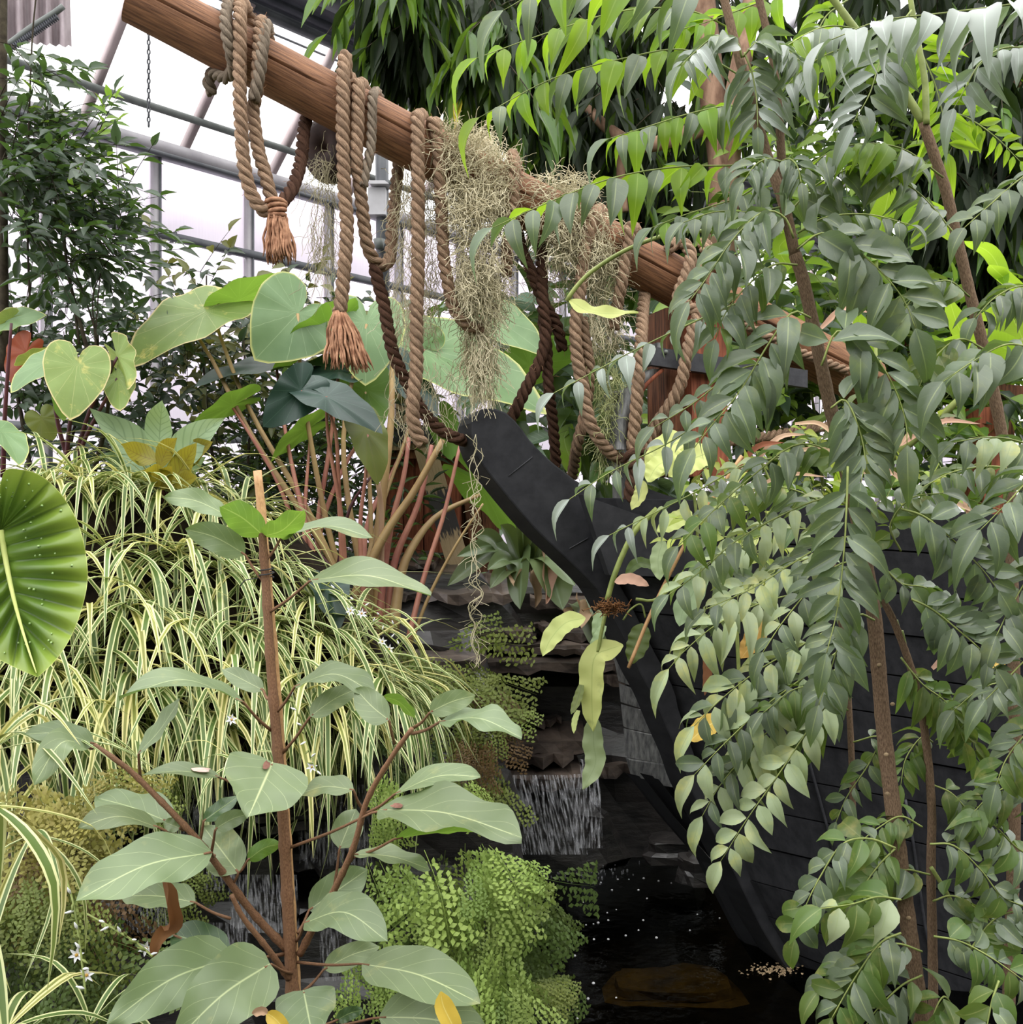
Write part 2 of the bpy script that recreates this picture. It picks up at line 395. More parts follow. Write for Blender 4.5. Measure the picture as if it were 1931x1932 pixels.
mb = MB(); bar(mb, wp(T0, .04, 4.95), wp(T1, .04, 4.95), .16, .11); mb.build('eave_beam', MT['metal'], wall)
mb = MB(); bar(mb, wp(T0, .06, 4.885), wp(T1, .06, 4.885), .13, .035); mb.build('eave_lip', MT['metal_dark'], wall)
roof = shell('ceiling')
SL = Vector((0,0,0))+WN*1.0+UPV*.93
for i in range(T0, T1):
    t = -.68+.97*i
    a = wp(t, 0, EAVE+.0); b = a+SL*1.12
    mb = MB(); bar(mb, a, b, .055, .09, WN); mb.build('rafter', MT['metal_pink'], roof)
    mb = MB(); off = (WN*-.68+UPV*.73)*.05
    v = [a+off+WU*.03, a+off+WU*.94, b+off+WU*.94, b+off+WU*.03]; d = (WN*-.68+UPV*.73)*.004
    mb.add(v+[p+d for p in v], [(0,1,2,3),(7,6,5,4),(0,4,5,1),(1,5,6,2),(2,6,7,3),(3,7,4,0)], None); mb.build('roof_pane', MT['glass'], roof)
# the dark gutter between two bays, built up of steps
gut = shell('trim_1')
for nm, s, z, w, h, m in (('gutter_lip', 1.08, 6.03, .10, .09, 'metal_dark'), ('gutter_side', 1.20, 6.08, .16, .06, 'gutter'),
                          ('gutter_trough', 1.40, 6.16, .34, .16, 'gutter'), ('gutter_flange', 1.64, 6.05, .20, .06, 'metal_dark'), ('gutter_back', 1.86, 6.2, .26, .3, 'gutter')):
    mb = MB(); bar(mb, wp(T0, s, z), wp(T1, s, z), w, h); mb.build(nm, MT[m], gut)
# second bay roof beyond the gutter, seen between the trees on the right
for i in range(-4, 22):
    t = .97*i
    a = wp(t, 1.98, 6.2); b = a+(WN*1.0+UPV*.6)*3.2
    mb = MB(); bar(mb, a, b, .06, .10, WN); mb.build('rafter', MT['metal'], roof)
mb = MB(); tube(mb, [wp(T0, .32, 5.20), wp(T1, .32, 5.20)], .035, 8); pipe = mb.build('heating_pipe', MT['pipe'])
tag(pipe, 'grey heating pipe running along under the greenhouse eave', 'pipe')
for z, s in ((6.0, .93), ):
    mb = MB(); tube(mb, [wp(T0, s-.08, z-.0), wp(T1, s-.08, z-.0)], .012, 6)
    tag(mb.build('support_wire', MT['metal_dark']), 'thin taut wire running just below the dark gutter', 'wire')
# ground
mb = MB(); v = []; f = []
gx = np.linspace(-16, 22, 39); gy = np.linspace(5.0, 40, 36)
for y in gy:
    for x in gx: v.append(Vector((x, y, GZ+.03*math.sin(x*2.1+y)+.03*math.sin(y*1.7-x)-(0.35 if y < 5.3 else 0))))
for j in range(35):
    for i in range(38): a = j*39+i; f.append((a, a+1, a+40, a+39))
mb.add(v, f); fl = mb.build('ground', MT['soil']); fl['kind'] = 'structure'
# pond basin and dark bank behind it
PZ = -.12
mb = MB(); v = []; f = []
for j, (y, z) in enumerate(((-6, -.05), (1.0, -.05), (1.6, -.6), (3.0, -.62), (4.6, -.6), (5.2, -.5), (5.3, 1.2))):
    for x in np.linspace(-7, 9, 15): v.append(Vector((x, y, z)))
for j in range(6):
    for i in range(14): a = j*15+i; f.append((a, a+1, a+16, a+15))
mb.add(v, f); o = mb.build('floor', MT['soil']); o['kind'] = 'structure'
m, n, l = nt('dark_pond_water')
gl = N(n, 'ShaderNodeBsdfGlossy', Roughness=.03); gl.inputs[0].default_value = (.8,.85,.85,1)
tr = N(n, 'ShaderNodeBsdfTransparent'); tr.inputs[0].default_value = (.30,.30,.24,1)
fz = N(n, 'ShaderNodeFresnel', IOR=1.33); geo = N(n, 'ShaderNodeNewGeometry')
nz = N(n, 'ShaderNodeTexNoise', Scale=16.0, Detail=3.0); l.new(geo.outputs['Position'], nz.inputs['Vector'])
bp = N(n, 'ShaderNodeBump', Strength=.5, Distance=.01); l.new(nz.outputs[0], bp.inputs['Height'])
l.new(bp.outputs[0], gl.inputs['Normal']); l.new(bp.outputs[0], fz.inputs['Normal'])
ms = N(n, 'ShaderNodeMixShader'); l.new(fz.outputs[0], ms.inputs[0]); l.new(tr.outputs[0], ms.inputs[1]); l.new(gl.outputs[0], ms.inputs[2])
ou = N(n, 'ShaderNodeOutputMaterial'); l.new(ms.outputs[0], ou.inputs[0]); MT['water'] = m
mb = MB(); mb.add([Vector((-6,1.2,PZ)), Vector((8,1.2,PZ)), Vector((8,5.2,PZ)), Vector((-6,5.2,PZ))], [(0,1,2,3)])
o = mb.build('pond_water', MT['water']); o['kind'] = 'structure'
o['label'] = 'black still pond water below the ship bow'

# unseen walls for the rest of the house, added to cut flat fill light
m_bk = solid_mat('unseen_added_wall', lin(96,92,74), lin(60,70,48), rough=.9, spec=.1, scale=3, bump=.3, uvmode='world')
for nm, a, b, h in (('wall_back_added', Vector((-7, -5, -.1)), Vector((9, -5, -.1)), 4.2), ('wall_right_added', Vector((6.5, -5, -.1)), Vector((6.5, 5.0, -.1)), 4.2)):
    mb = MB(); c = (a+b)/2+UPV*(h/2); box(mb, c, (b-a)/2, (b-a).normalized().cross(UPV)*.1, UPV*(h/2)); o = mb.build(nm, m_bk, smooth=False); o['kind'] = 'structure'
# ------------------------------------------------------------------ wall hardware at the left
def chain(px, y0, y1, Y, n, label):
    t = thing('hanging_chain', label, 'chain', P(px, y1, Y))
    z0 = P(px, y0, Y); z1 = P(px, y1, Y)
    for i in range(n):
        c = z0+(z1-z0)*(i/(n-1)); L = (z1-z0).length/n*.62; mb = MB(); pts = []
        for k in range(10):
            a = 2*PI*k/10; q = Vector((math.cos(a)*L*.45, 0, math.sin(a)*L))
            if i % 2: q = Vector((0, q.x, q.z))
            pts.append(c+q)
        pts.append(pts[0]); tube(mb, pts, .007, 4, False); mb.build('chain_link', MT['metal_dark'], t)
chain(281, 62, 235, 8.6, 20, 'steel chain hanging against the white sky under the log end')
chain(1503, 165, 240, 9.5, 9, 'short steel chain hanging against white glass behind the right leaves')
# toothed rack of the vent opener, and the shade cloth
rk = thing('vent_rack', 'dark toothed vent rack arm at the top left corner', 'rack', P(60, 55, 5.2))
a, b = P(14, 86, 5.2), P(118, 18, 5.2)
mb = MB(); pts = smooth([a, P(60, 52, 5.2), P(100, 27, 5.2), P(120, 12, 5.2)], 14); tube(mb, pts, .016, 6); mb.build('rack_bar', MT['pipe'], rk)
for i in range(26):
    q = pts[0]+(pts[-3]-pts[0])*(i/25)-Vector((-.010,0,.024)); mb = MB(); box(mb, q, Vector((.0035,0,.002)), Vector((0,.010,0)), Vector((.006,0,-.012))); mb.build('tooth', MT['gutter'], rk)
mb = MB(); v = []; f = []
for j in range(9):
    for i in range(25):
        px = -10+i*5.9; py = -30+j*13.2+(i*.55 if j == 8 else 0)+ (3*math.sin(i*2.1) if j == 8 else 0)
        v.append(P(px+j*.5, py, 5.6+.06*math.sin(i*1.35+j*.12)))
for j in range(8):
    for i in range(24): a = j*25+i; f.append((a, a+1, a+26, a+25))
mb.add(v, f); tag(mb.build('shade_cloth', MT['cloth']), 'folded mauve grey shade cloth hanging in the top left corner', 'cloth')
# control box on a post by the wall
bx = thing('control_box', 'pale grey electrical box on a post behind the ropes', 'box', P(715, 415, 7.5))
mb = MB(); box(mb, P(713, 383, 7.5), Vector((.065,0,0)), Vector((0,.05,0)), Vector((0,0,.10))); mb.build('housing', MT['white_box'], bx, smooth=False)
mb = MB(); box(mb, P(716, 352, 7.5)+Vector((0,-.03,0)), Vector((.07,.0,0)), Vector((0,.07,0)), Vector((-.015,0,.012))); mb.build('hood', MT['white_box'], bx, smooth=False)
mb = MB(); tube(mb, [P(720, 240, 7.55), P(722, 400, 7.55), P(724, 700, 7.55)], .05, 8); mb.build('post', MT['metal_dark'], bx)
mb = MB(); tube(mb, [P(716, 452, 7.45), P(716, 470, 7.45)], [.045, .03], 10); mb.build('lamp_cap', MT['pipe'], bx)

# ------------------------------------------------------------------ the ship
def SY(px): return 3.55/(1-.325*((px-965.5)/FOC))
SD = Vector((1, .325, 0)).normalized(); SN = Vector((SD.y, -SD.x, 0))   # along the keel; towards the viewer
def S(px, py, off=0.0):
    """a point of the ship's centre plane; off moves it towards the viewer"""
    kx = (px-965.5)/FOC
    return P(px, py, (-SD.x*3.55+off)/(SN.x*kx+SN.y))
ship = thing('wooden_ship', 'black wooden ship bow with curved stem rising from the pond', 'ship', S(1450, 1800))
face_l = [(890,798),(891,828),(903,865),(937,912),(1005,993),(1062,1048),(1108,1092),(1134,1122),(1168,1185),(1190,1230),(1212,1278),(1236,1322),(1262,1384),(1288,1442),(1306,1494),(1342,1564),(1384,1644),(1436,1750),(1478,1818),(1512,1876)]
left = [(868,800),(870,830),(880,852),(900,872),(950,937),(1035,1026),(1088,1066),(1115,1120),(1149,1188),(1169,1228),(1189,1272),(1212,1316),(1238,1378),(1262,1435),(1277,1489),(1310,1560),(1350,1640),(1400,1745),(1440,1812),(1475,1870)]
right = [(1575,1870),(1520,1790),(1460,1690),(1400,1600),(1360,1540),(1330,1475),(1282,1340),(1272,1299),(1228,1215),(1190,1138),(1160,1084),(1143,1033),(1112,935),(1085,905),(1040,870),(1000,830),(985,808),(972,793),(958,780),(940,772),(922,769),(906,774),(895,785)]
def dense(pl, n): return [(q.x, q.z) for q in smooth([Vector((a, 0, b)) for a, b in pl], n)]
sl = [(a+43, b+4) for a, b in left]; 
outl = dense(face_l, 60)+dense(right, 60)
poly = [S(a, b, .085) for a, b in outl]
mb = MB(); prism(mb, poly, SN*-.19)
stem = mb.build('stem', MT['hull'], ship, smooth=False)
bv = stem.modifiers.new('edge', 'BEVEL'); bv.width = .006; bv.segments = 2; bv.limit_method = 'ANGLE'
# scribed seams on the stem
for (x0, y0, x1, y1) in ((960,898,1005,862), (1075,1035,1110,1015)):
    mb = MB(); bar(mb, S(x0, y0, .0865), S(x1, y1, .0865), .003, .003, SN); mb.build('stem_seam', MT['ironband'], ship)
# port hull planks: rows from the rabbet line at the stem to the right, flaring towards the viewer
rab = dense([(1100,938),(1132,1033),(1149,1084),(1176,1138),(1213,1215),(1257,1299),(1282,1380),(1325,1474),(1351,1549),(1384,1650),(1440,1750),(1500,1830),(1560,1900)], 15)
rend = [(2080, 985+i*86) for i in range(15)]
def hullpt(i, s, extra=0.0):
    a = rab[i]; b = rend[i]
    px = a[0]+(b[0]-a[0])*s; py = a[1]+(b[1]-a[1])*(s**.9)-10*math.sin(PI*s)
    base = .03+extra
    return S(px, py, base+.75*(s**.75)*(1-.25*(i/14)))
for i in range(14):
    mb = MB(); v = []; u = []; f = []
    ns = 16
    dz = .004*((i*37) % 3-1)
    for j in range(ns+1):
        s = j/ns
        a = hullpt(i, s, dz); b = hullpt(i+1, s, dz)
        g = (b-a)*.02
        v += [a+g, b-g, a+g-SN*.05, b-g-SN*.05]; u += [(s*3+i*.37, 0), (s*3+i*.37, .2)]*2
    for j in range(ns):
        k = j*4; f += [(k, k+4, k+5, k+1), (k+2, k+3, k+7, k+6), (k, k+2, k+6, k+4), (k+1, k+5, k+7, k+3)]
    f += [(0, 1, 3, 2), (ns*4, ns*4+2, ns*4+3, ns*4+1)]
    mb.add(v, f, u); mb.build('hull_plank', MT['hull'], ship, smooth=False)
mb = MB(); v = []; f = []      # backing, so that no light shows through the seams
for i in range(15):
    for j in range(17): v.append(hullpt(i, j/16, -.035))
for i in range(14):
    for j in range(16): a = i*17+j; f.append((a, a+1, a+18, a+17))
mb.add(v, f); mb.build('hull_lining', MT['ironband'], ship)
# bow band and butt joint on the hull
for px, i0, i1 in ((.30, 4, 9), (.52, 7, 13)):
    mb = MB(); pts = [hullpt(i, px, .008) for i in range(i0, i1+1)]; tube(mb, pts, .006, 4); mb.build('butt_joint', MT['ironband'], ship)
# starboard bow seen past the stem
st = [(1150,1222),(1166,1230),(1173,1279),(1184,1383),(1189,1458),(1199,1472),(1240,1482),(1300,1492),(1290,1400),(1235,1290),(1200,1226)]
for k, (y0, y1) in enumerate(((1225,1290),(1290,1330),(1330,1376),(1376,1432),(1432,1476))):
    lx = lambda y: np.interp(y, [1225,1279,1383,1458,1476], [1162,1174,1185,1190,1202])
    rx = lambda y: np.interp(y, [1225,1316,1435,1489], [1185,1230,1285,1300])
    mb = MB(); v = []
    for (y, s) in ((y0+1.5, 1), (y1-2.5, 1)):
        for q in np.linspace(0, 1, 7):
            x = lx(y)+(rx(y)-lx(y))*q; v.append(S(x, y+q*16, -.10-.5*(1-q)**1.6*.5))
    f = [(i, i+1, i+8, i+7) for i in range(6)]
    n0 = len(v); v2 = [p-SN*.04 for p in v]; f += [tuple(a+n0 for a in q[::-1]) for q in f]+[(0, n0, n0+7, 7), (6, 13, n0+13, n0+6)]+[(i+1, i, i+n0, i+1+n0) for i in range(6)]+[(i+7, i+8, i+8+n0, i+7+n0) for i in range(6)]
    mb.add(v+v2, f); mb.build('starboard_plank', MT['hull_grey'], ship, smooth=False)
for k in range(3):     # lower strakes turning under to the keel
    a0 = [(1192,1460),(1257,1543),(1325,1621),(1392,1753),(1440,1830)]; off = k*26
    mb = MB(); v = []
    for (x, y) in a0:
        for q in (0, 1): v.append(S(x+off+q*25, y+q*6+4, -.16-.03*k+.05*q))
    f = [(2*i, 2*i+1, 2*i+3, 2*i+2) for i in range(len(a0)-1)]; n0 = len(v)
    f += [tuple(a+n0 for a in q[::-1]) for q in f]+[(2*i, 2*i+2, 2*i+2+n0, 2*i+n0) for i in range(len(a0)-1)]
    mb.add(v+[p-SN*.05 for p in v], f); mb.build('keel_strake', MT['hull'], ship, smooth=False)
# bulwark boards
for (pts, off) in (([(1100,934),(1190,966),(1330,1010),(1340,1090),(1150,1085)], .12), ([(1185,975),(1210,918),(1320,955),(1500,985),(1700,1010),(1900,1000),(1900,1100),(1330,1080)], .02)):
    mb = MB(); prism(mb, [S(a, b, off+.035+(a-1100)*.0006) for a, b in pts], SN*-.04); mb.build('bulwark_board', MT['hull'], ship, smooth=False)
# sampson post: two timbers with an iron band
def timber(name, x0, y0, x1, y1, wpx, off, d, mat, parent=None):
    mb = MB(); a = S(x0, y0, off); b = S(x1, y1, off); w = wpx/FOC*SY(x0)
    ax = (b-a); L = ax.length; ax = ax.normalized(); s = ax.cross(SN).normalized()
    box(mb, (a+b)/2, ax*(L/2), s*(w/2), SN*(d/2)); return mb.build(name, MT[mat], ship, parent, smooth=False)
timber('deck_post', 1316, 575, 1322, 900, 74, .0, .16, 'redwood')
timber('deck_post', 1258, 590, 1262, 900, 46, -.05, .16, 'oldwood')
mb = MB(); box(mb, (S(1225, 672, .11)+S(1520, 716, .11))/2, (S(1520, 716, .11)-S(1225, 672, .11))/2, SN*.015, UPV*.033); band = mb.build('iron_band', MT['ironband'], ship, smooth=False)
mb = MB(); box(mb, S(1225, 672, .03), SN*.09, SD*.012, UPV*.035); mb.build('band_return', MT['hull_grey'], ship, band, smooth=False)
mb = MB(); tube(mb, [S(1257, 664, .125), S(1257, 664, .140)], .008, 8); mb.build('bolt', MT['pipe'], ship, band)
# curved black brace with red-brown edge, beside the post
q = smooth([S(1232, 700, .06), S(1196, 735, .06), S(1174, 790, .06), S(1168, 850, .06)], 12)
mb = MB(); v = []; f = []
for i, p in enumerate(q):
    w = .028
    v += [p-SD*w+SN*.05, p+SD*w*.2+SN*.05, p+SD*w*.2-SN*.03, p-SD*w-SN*.03]
for i in range(11):
    for k2 in range(4): f.append((i*4+k2, i*4+(k2+1) % 4, i*4+4+(k2+1) % 4, i*4+4+k2))
f += [(0,1,2,3), (47,46,45,44)]
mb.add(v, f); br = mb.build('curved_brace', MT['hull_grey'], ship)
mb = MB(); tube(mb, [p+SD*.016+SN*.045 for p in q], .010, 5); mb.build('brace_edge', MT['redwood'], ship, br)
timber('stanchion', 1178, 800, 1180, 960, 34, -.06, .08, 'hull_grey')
# other red-brown deck timbers towards the stern
for (x0, y0, x1, y1, w, off, mat) in ((1850, 770, 1862, 990, 56, -.3, 'redwood'), (1884, 790, 1890, 990, 30, -.34, 'oldwood'), (1400, 690, 1950, 745, 26, -.5, 'oldwood'), (1580, 660, 1900, 640, 30, -.9, 'redwood')):
    timber('deck_post' if abs(y1-y0) > 100 else 'deck_rail', x0, y0, x1, y1, w, off, .12, mat)
# a coil of black hose behind the brace
hc = thing('black_hose_coil', 'stacked coil of black hose standing behind the curved brace', 'hose', S(1172, 860, -.25))
for i in range(6):
    mb = MB(); c = S(1176, 750+i*22, -.22); pts = [c+Vector((math.cos(a)*.055, math.sin(a)*.055, 0)) for a in np.linspace(0, 2*PI, 15)]
    tube(mb, pts, .022, 8, False); mb.build('coil_turn', MT['black'], hc)
# ------------------------------------------------------------------ bowsprit log
lp0, lp1 = S(250, -8), S(1640, 724)
ld = (lp1-lp0); LL = ld.length; ld.normalize()
lt, ln_ = ld.cross(UPV).normalized(), None
lu = lt.cross(ld).normalized()    # up-ish normal of the log
lo_ = thing('bowsprit_log', 'long round weathered bowsprit log slanting across the upper picture', 'log', lp0)
def logr(s): return .083+.012*s
mb = MB(); v = []; u = []; f = []; ns = 46
angs = []
for k in range(30): angs.append(2*PI*k/30)
vt = (SN-ld*SN.dot(ld)).normalized()     # towards the viewer
for extra in (-.16, -.11, -.06): angs.append(extra)
angs.sort(); na = len(angs)
for j in range(ns+1):
    s = j/ns; c = lp0+ld*(LL*s)
    for a in angs:
        r = logr(s)*(1+.012*math.sin(a*3+s*9)+.008*math.sin(a*7-s*23))
        aa = a+.06*math.sin(s*7)
        if abs(a+.11) < .001 and (s < .21 or .24 < s < .46 or s > .6): r *= .70
        v.append(c+vt*(math.cos(aa)*r)+lu*(math.sin(aa)*r)); u.append((a/(2*PI), s*LL))
for j in range(ns):
    for k2 in range(na): b2 = (k2+1) % na; f.append((j*na+k2, j*na+b2, (j+1)*na+b2, (j+1)*na+k2))
mb.add(v, f, u); mb.build('shaft', MT['log'], lo_)
mb = MB(); c = lp0; ring = [c+vt*(math.cos(a)*logr(0))+lu*(math.sin(a)*logr(0)) for a in np.linspace(0, 2*PI, 31)[:-1]]
mb.add(ring+[c-ld*.004], [(i, 30, (i+1) % 30) for i in range(30)]); mb.build('sawn_end', MT['log_end'], lo_, smooth=False)
# round dark block hanging behind the log
db = thing('wooden_block', 'round dark wooden rigging block hanging behind the log', 'block', S(615, 290, -.2))
mb = MB(); c = S(622, 285, -.18); ax = Vector((.25, 1, 0)).normalized(); pr = [(0, .02), (.03, .05), (.075, .06), (.105, .045), (.115, 0), (.105, -.045), (.075, -.06), (0, -.06)]
v = []; f = []
sx = ax.cross(UPV).normalized()
for r, h in pr:
    for k2 in range(20): a = 2*PI*k2/20; v.append(c+sx*(math.cos(a)*r*.8)+UPV*(math.sin(a)*r)-ax*h)
for j in range(len(pr)-1):
    for k2 in range(20): b2 = (k2+1) % 20; f.append((j*20+k2, j*20+b2, j*20+20+b2, j*20+20+k2))
mb.add(v, f); mb.build('cheek', solid_mat('dark_wood_block', lin(76,56,50), lin(48,38,36), rough=.8, scale=12), db)
mb = MB(); tube(mb, [c+UPV*.11, c+UPV*.22], .012, 6); mb.build('strop', MT['rope_dark'], db)

# ------------------------------------------------------------------ ropes
def logc(px): return -8+(px-250)*732/1390.0       # log centre line height at px
def rope(label, spec, R=.0225, mat='rope', group=None, tassel=None, pitch=.094):
    pts = [S(a, b, c) for a, b, c in spec]
    L = sum((pts[i+1]-pts[i]).length for i in range(len(pts)-1))
    q = smooth(pts, max(12, int(L/.0062)))
    t = thing('rope', label, 'rope', q[-1], group)
    T, Nn = frames(q); d = 0; tw = [0]
    for i in range(1, len(q)): d += (q[i]-q[i-1]).length; tw.append(2*PI*d/pitch)
    for k in range(3):
        pp = []
        for i, p in enumerate(q):
            a = -tw[i]+2*PI*k/3; B = T[i].cross(Nn[i])
            pp.append(p+Nn[i]*(math.cos(a)*R*.53)+B*(math.sin(a)*R*.53))
        mb = MB(); tube(mb, pp, R*.50, 6); mb.build('strand', MT[mat], t)
    # loose fibres
    mb = MB(); rr = random.Random(len(q))
    for i in range(int(L*60)):
        p = q[rr.randrange(len(q))]; dr = Vector((rr.gauss(0,1), rr.gauss(0,1), rr.gauss(0,1))).normalized()
        a = p+dr*R*.8; b = a+dr*.010+Vector((rr.gauss(0,.008), 0, rr.gauss(0,.008))); tube(mb, [a, (a+b)/2+Vector((.002,0,.002)), b], .0007, 3, False)
    if mb.v: fo = mb.build('loose_fibres', MT['tassel'], t); fo['kind'] = 'stuff'
    if tassel:
        (x0, y0, x1, y1, wd) = tassel; a = S(x0, y0, .12); b = S(x1, y1, .12); wm = wd/FOC*SY(x1)/2
        ax = (b-a); n_ = 0
        for i in range(80):
            an = rr.uniform(0, 2*PI); rd = math.sqrt(rr.random()); o1 = Vector((math.cos(an)*rd*.016, math.sin(an)*rd*.016, 0)); o2 = Vector((math.cos(an)*rd*wm, math.sin(an)*rd*wm*.7, 0))
            le = rr.uniform(.86, 1.03); ph = rr.uniform(0, 6)
            pts2 = [a+o1]+[a+ax*(le*k/5)+o1*(1-k/5)+o2*((k/5)**.75)+Vector((math.sin(ph+k*2.3), math.cos(ph+k*1.9), 0))*.004 for k in range(1, 6)]
            mb = MB(); tube(mb, smooth(pts2, 9), [.0042]*7+[.003, .0012], 5); mb.build('tassel_yarn', MT['tassel'], t)
    return t
def over(px, py_front, side=1):
    """rope points wrapping over the top of the log, back to front, ending at the front px, py"""
    yc = logc(px); r = 52
    return [(px+26, yc-8, -.10), (px+18, yc-36, -.085), (px+10, yc-56, -.035), (px+3, yc-52, .055), (px, yc-26, .105), (px, yc+10, .12)]
F_ = .12
rope('thick rope draped over the log\'s left end, ending at a tassel knot', [(480,60,-.1),(466,20,-.06),(455,6,.04),(453,30,.11),(453,67,F_),(453,128,F_),(453,188,F_),(455,236,F_),(458,286,F_),(464,330,F_),(476,368,F_),(496,396,F_),(520,392,.11)], tassel=(520,392,528,497,66))
rope('second rope of the left tassel bundle, running down to the knot', [(510,90,-.09),(500,52,-.04),(492,45,.07),(489,101,.12),(486,162,.11),(478,209,.08),(481,242,.08),(488,286,.09),(498,320,.10),(508,357,.11),(518,396,.11)])
rope('short rope lying against the log, right of the tassel bundle', [(508,60,-.02),(502,48,.07),(496,90,.13),(490,140,.13),(478,190,.11)], R=.020, mat='rope_grey')
rope('rope rising from the left tassel knot to behind the log', [(600,150,-.13),(588,190,-.11),(579,222,-.08),(573,249,-.04),(569,296,0),(559,337,.05),(545,367,.09),(524,390,.11)], mat='rope_dark')
rope('frayed grey rope wrapped once round the log at its left end', [(450,-4,-.06),(432,4,.05),(426,40,.11),(429,70,.115),(436,100,.10),(440,130,.06),(426,148,.02),(411,141,-.02),(399,140,-.05),(394,158,-.06),(402,178,-.07)], R=.020, mat='rope_grey')
rope('long thick rope with a loose tassel at its lower end', over(650,0)[:4]+[(652,106,.07),(648,140,.11),(648,188,F_),(647,236,F_),(648,286,F_),(649,320,F_),(651,370,F_),(655,421,F_),(653,471,F_),(649,515,F_),(646,552,F_),(641,590,F_)], R=.0235, tassel=(641,588,659,703,92))
rope('rope beside the tasselled one, looping up again behind the log', over(674,0)[:4]+[(676,162,.11),(676,202,F_),(675,252,F_),(673,303,F_),(678,340,.11),(683,387,.10),(687,421,.09),(693,461,.08),(706,490,.06),(722,501,.03),(736,485,0),(739,438,-.04),(744,387,-.07),(749,337,-.1),(754,296,-.11),(760,250,-.12)], R=.0225)
rope('thin grey rope lying beside the looping rope', over(702,0)[:4]+[(703,188,.115),(702,236,F_),(700,280,F_),(690,325,F_),(686,352,.12)], R=.017, mat='rope_grey')
rope('rope hanging from the first loop down towards the ship stem', [(706,500,.05),(715,538,.05),(724,572,.05),(730,606,.05),(739,655,.05),(752,690,.05),(770,725,.04),(790,765,.04),(812,793,.03),(838,815,.02),(866,828,.02),(900,836,-.11)], mat='rope_dark')
rope('thick straight rope hanging left of the big moss clump', over(786,0)[:4]+[(788,225,.11),(789,269,F_),(789,337,F_),(789,404,F_),(789,471,F_),(788,538,F_),(786,589,F_),(786,650,F_),(786,700,.12),(781,741,.12),(779,778,.12),(784,812,.11),(797,838,.10)], R=.024)
rope('rope half buried under the big moss clump', over(814,0)[:4]+[(818,232,.10),(826,262,.10),(829,303,.10),(831,363,.10),(835,437,.10),(838,488,.10),(846,538,.10),(856,579,.10),(880,612,.09),(910,622,.07)], R=.022)
rope('pale rope over the log at the right edge of the big moss clump', [(985,345,-.1),(975,312,-.06),(967,293,.03),(972,318,.11),(968,352,F_),(968,385,F_),(964,429,F_),(958,470,.11),(955,520,.08)], R=.0225, mat='rope')
rope('dark rope slanting to the right beneath the log', [(968,400,-.1),(976,432,-.08),(985,473,-.05),(998,503,-.02),(1012,537,.0),(1030,578,.0),(1050,612,0),(1062,660,-.02)], R=.022, mat='rope_dark')
rope('long dark rope bending back left to the prow tip', [(1012,410,-.1),(1018,446,-.08),(1022,487,-.03),(1023,537,.02),(1026,587,.04),(1030,621,.04),(1026,661,.04),(1015,690,.03),(995,729,.02),(968,785,-.02),(950,815,-.10)], R=.0225, mat='rope_dark')
rope('dark rope hanging straight down behind the prow', [(1024,600,.0),(1032,655,.0),(1033,695,0),(1036,736,0),(1043,790,-.05),(1050,880,-.11)], R=.021, mat='rope_dark')
rope('thick rope in front of the small moss clump, curving right to the deck', over(1124,0)[:4]+[(1124,405,.11),(1113,436,F_),(1102,487,F_),(1096,540,F_),(1089,584,F_),(1086,621,F_),(1088,662,F_),(1092,692,F_),(1099,726,F_),(1106,766,F_),(1116,803,.12),(1132,831,.11),(1150,852,.09),(1175,868,.06)], R=.0235)
rope('rope hanging beside the curving one and ending behind the prow', [(1098,600,.08),(1104,640,.09),(1112,690,.09),(1110,740,.07),(1102,790,.05),(1090,838,.02),(1080,900,-.11)], R=.0215)
rope('rope over the log near the pole\'s bare stretch', over(1188,0)[:4]+[(1190,430,.12),(1188,457,F_),(1180,490,F_),(1173,537,.12),(1166,571,.10),(1158,620,.08)], R=.0225)
rope('pale rope knotted over the log and hanging before the post', [(1262,468,.10),(1278,458,.09),(1294,463,.11),(1304,487,.13),(1292,526,.14),(1280,560,.14),(1300,580,.14),(1316,592,.15),(1305,631,.16),(1295,675,.17),(1285,722,.16),(1267,760,.14),(1240,800,.10),(1215,850,.08)], R=.0235, mat='rope')
rope('pale rope end wrapped on the log above the post', [(1350,520,-.1),(1342,478,-.04),(1328,460,.06),(1336,490,.12),(1325,515,.13),(1318,560,.10)], R=.0225)
rope('pale rope hanging straight left of the iron band', [(1222,500,-.1),(1219,540,-.04),(1213,590,.06),(1210,641,.14),(1207,689,.15),(1203,739,.15),(1199,790,.14),(1193,850,.12)], R=.0235)
rope('dark lower rope tied under the knot at the bulwark', [(1230,862,.12),(1208,872,.14),(1196,890,.14),(1192,915,.14),(1189,945,.13)], R=.025, mat='rope_dark')
rope('rope lying along the bulwark behind the leaves', [(1190,870,.10),(1225,850,.10),(1260,842,.06),(1400,830,.0),(1600,800,-.1),(1800,790,-.15)], R=.02)
rope('rope running back along the log\'s inner end', [(1350,560,.12),(1380,590,.13),(1420,620,.13),(1500,660,.12),(1600,700,.1)], R=.018)
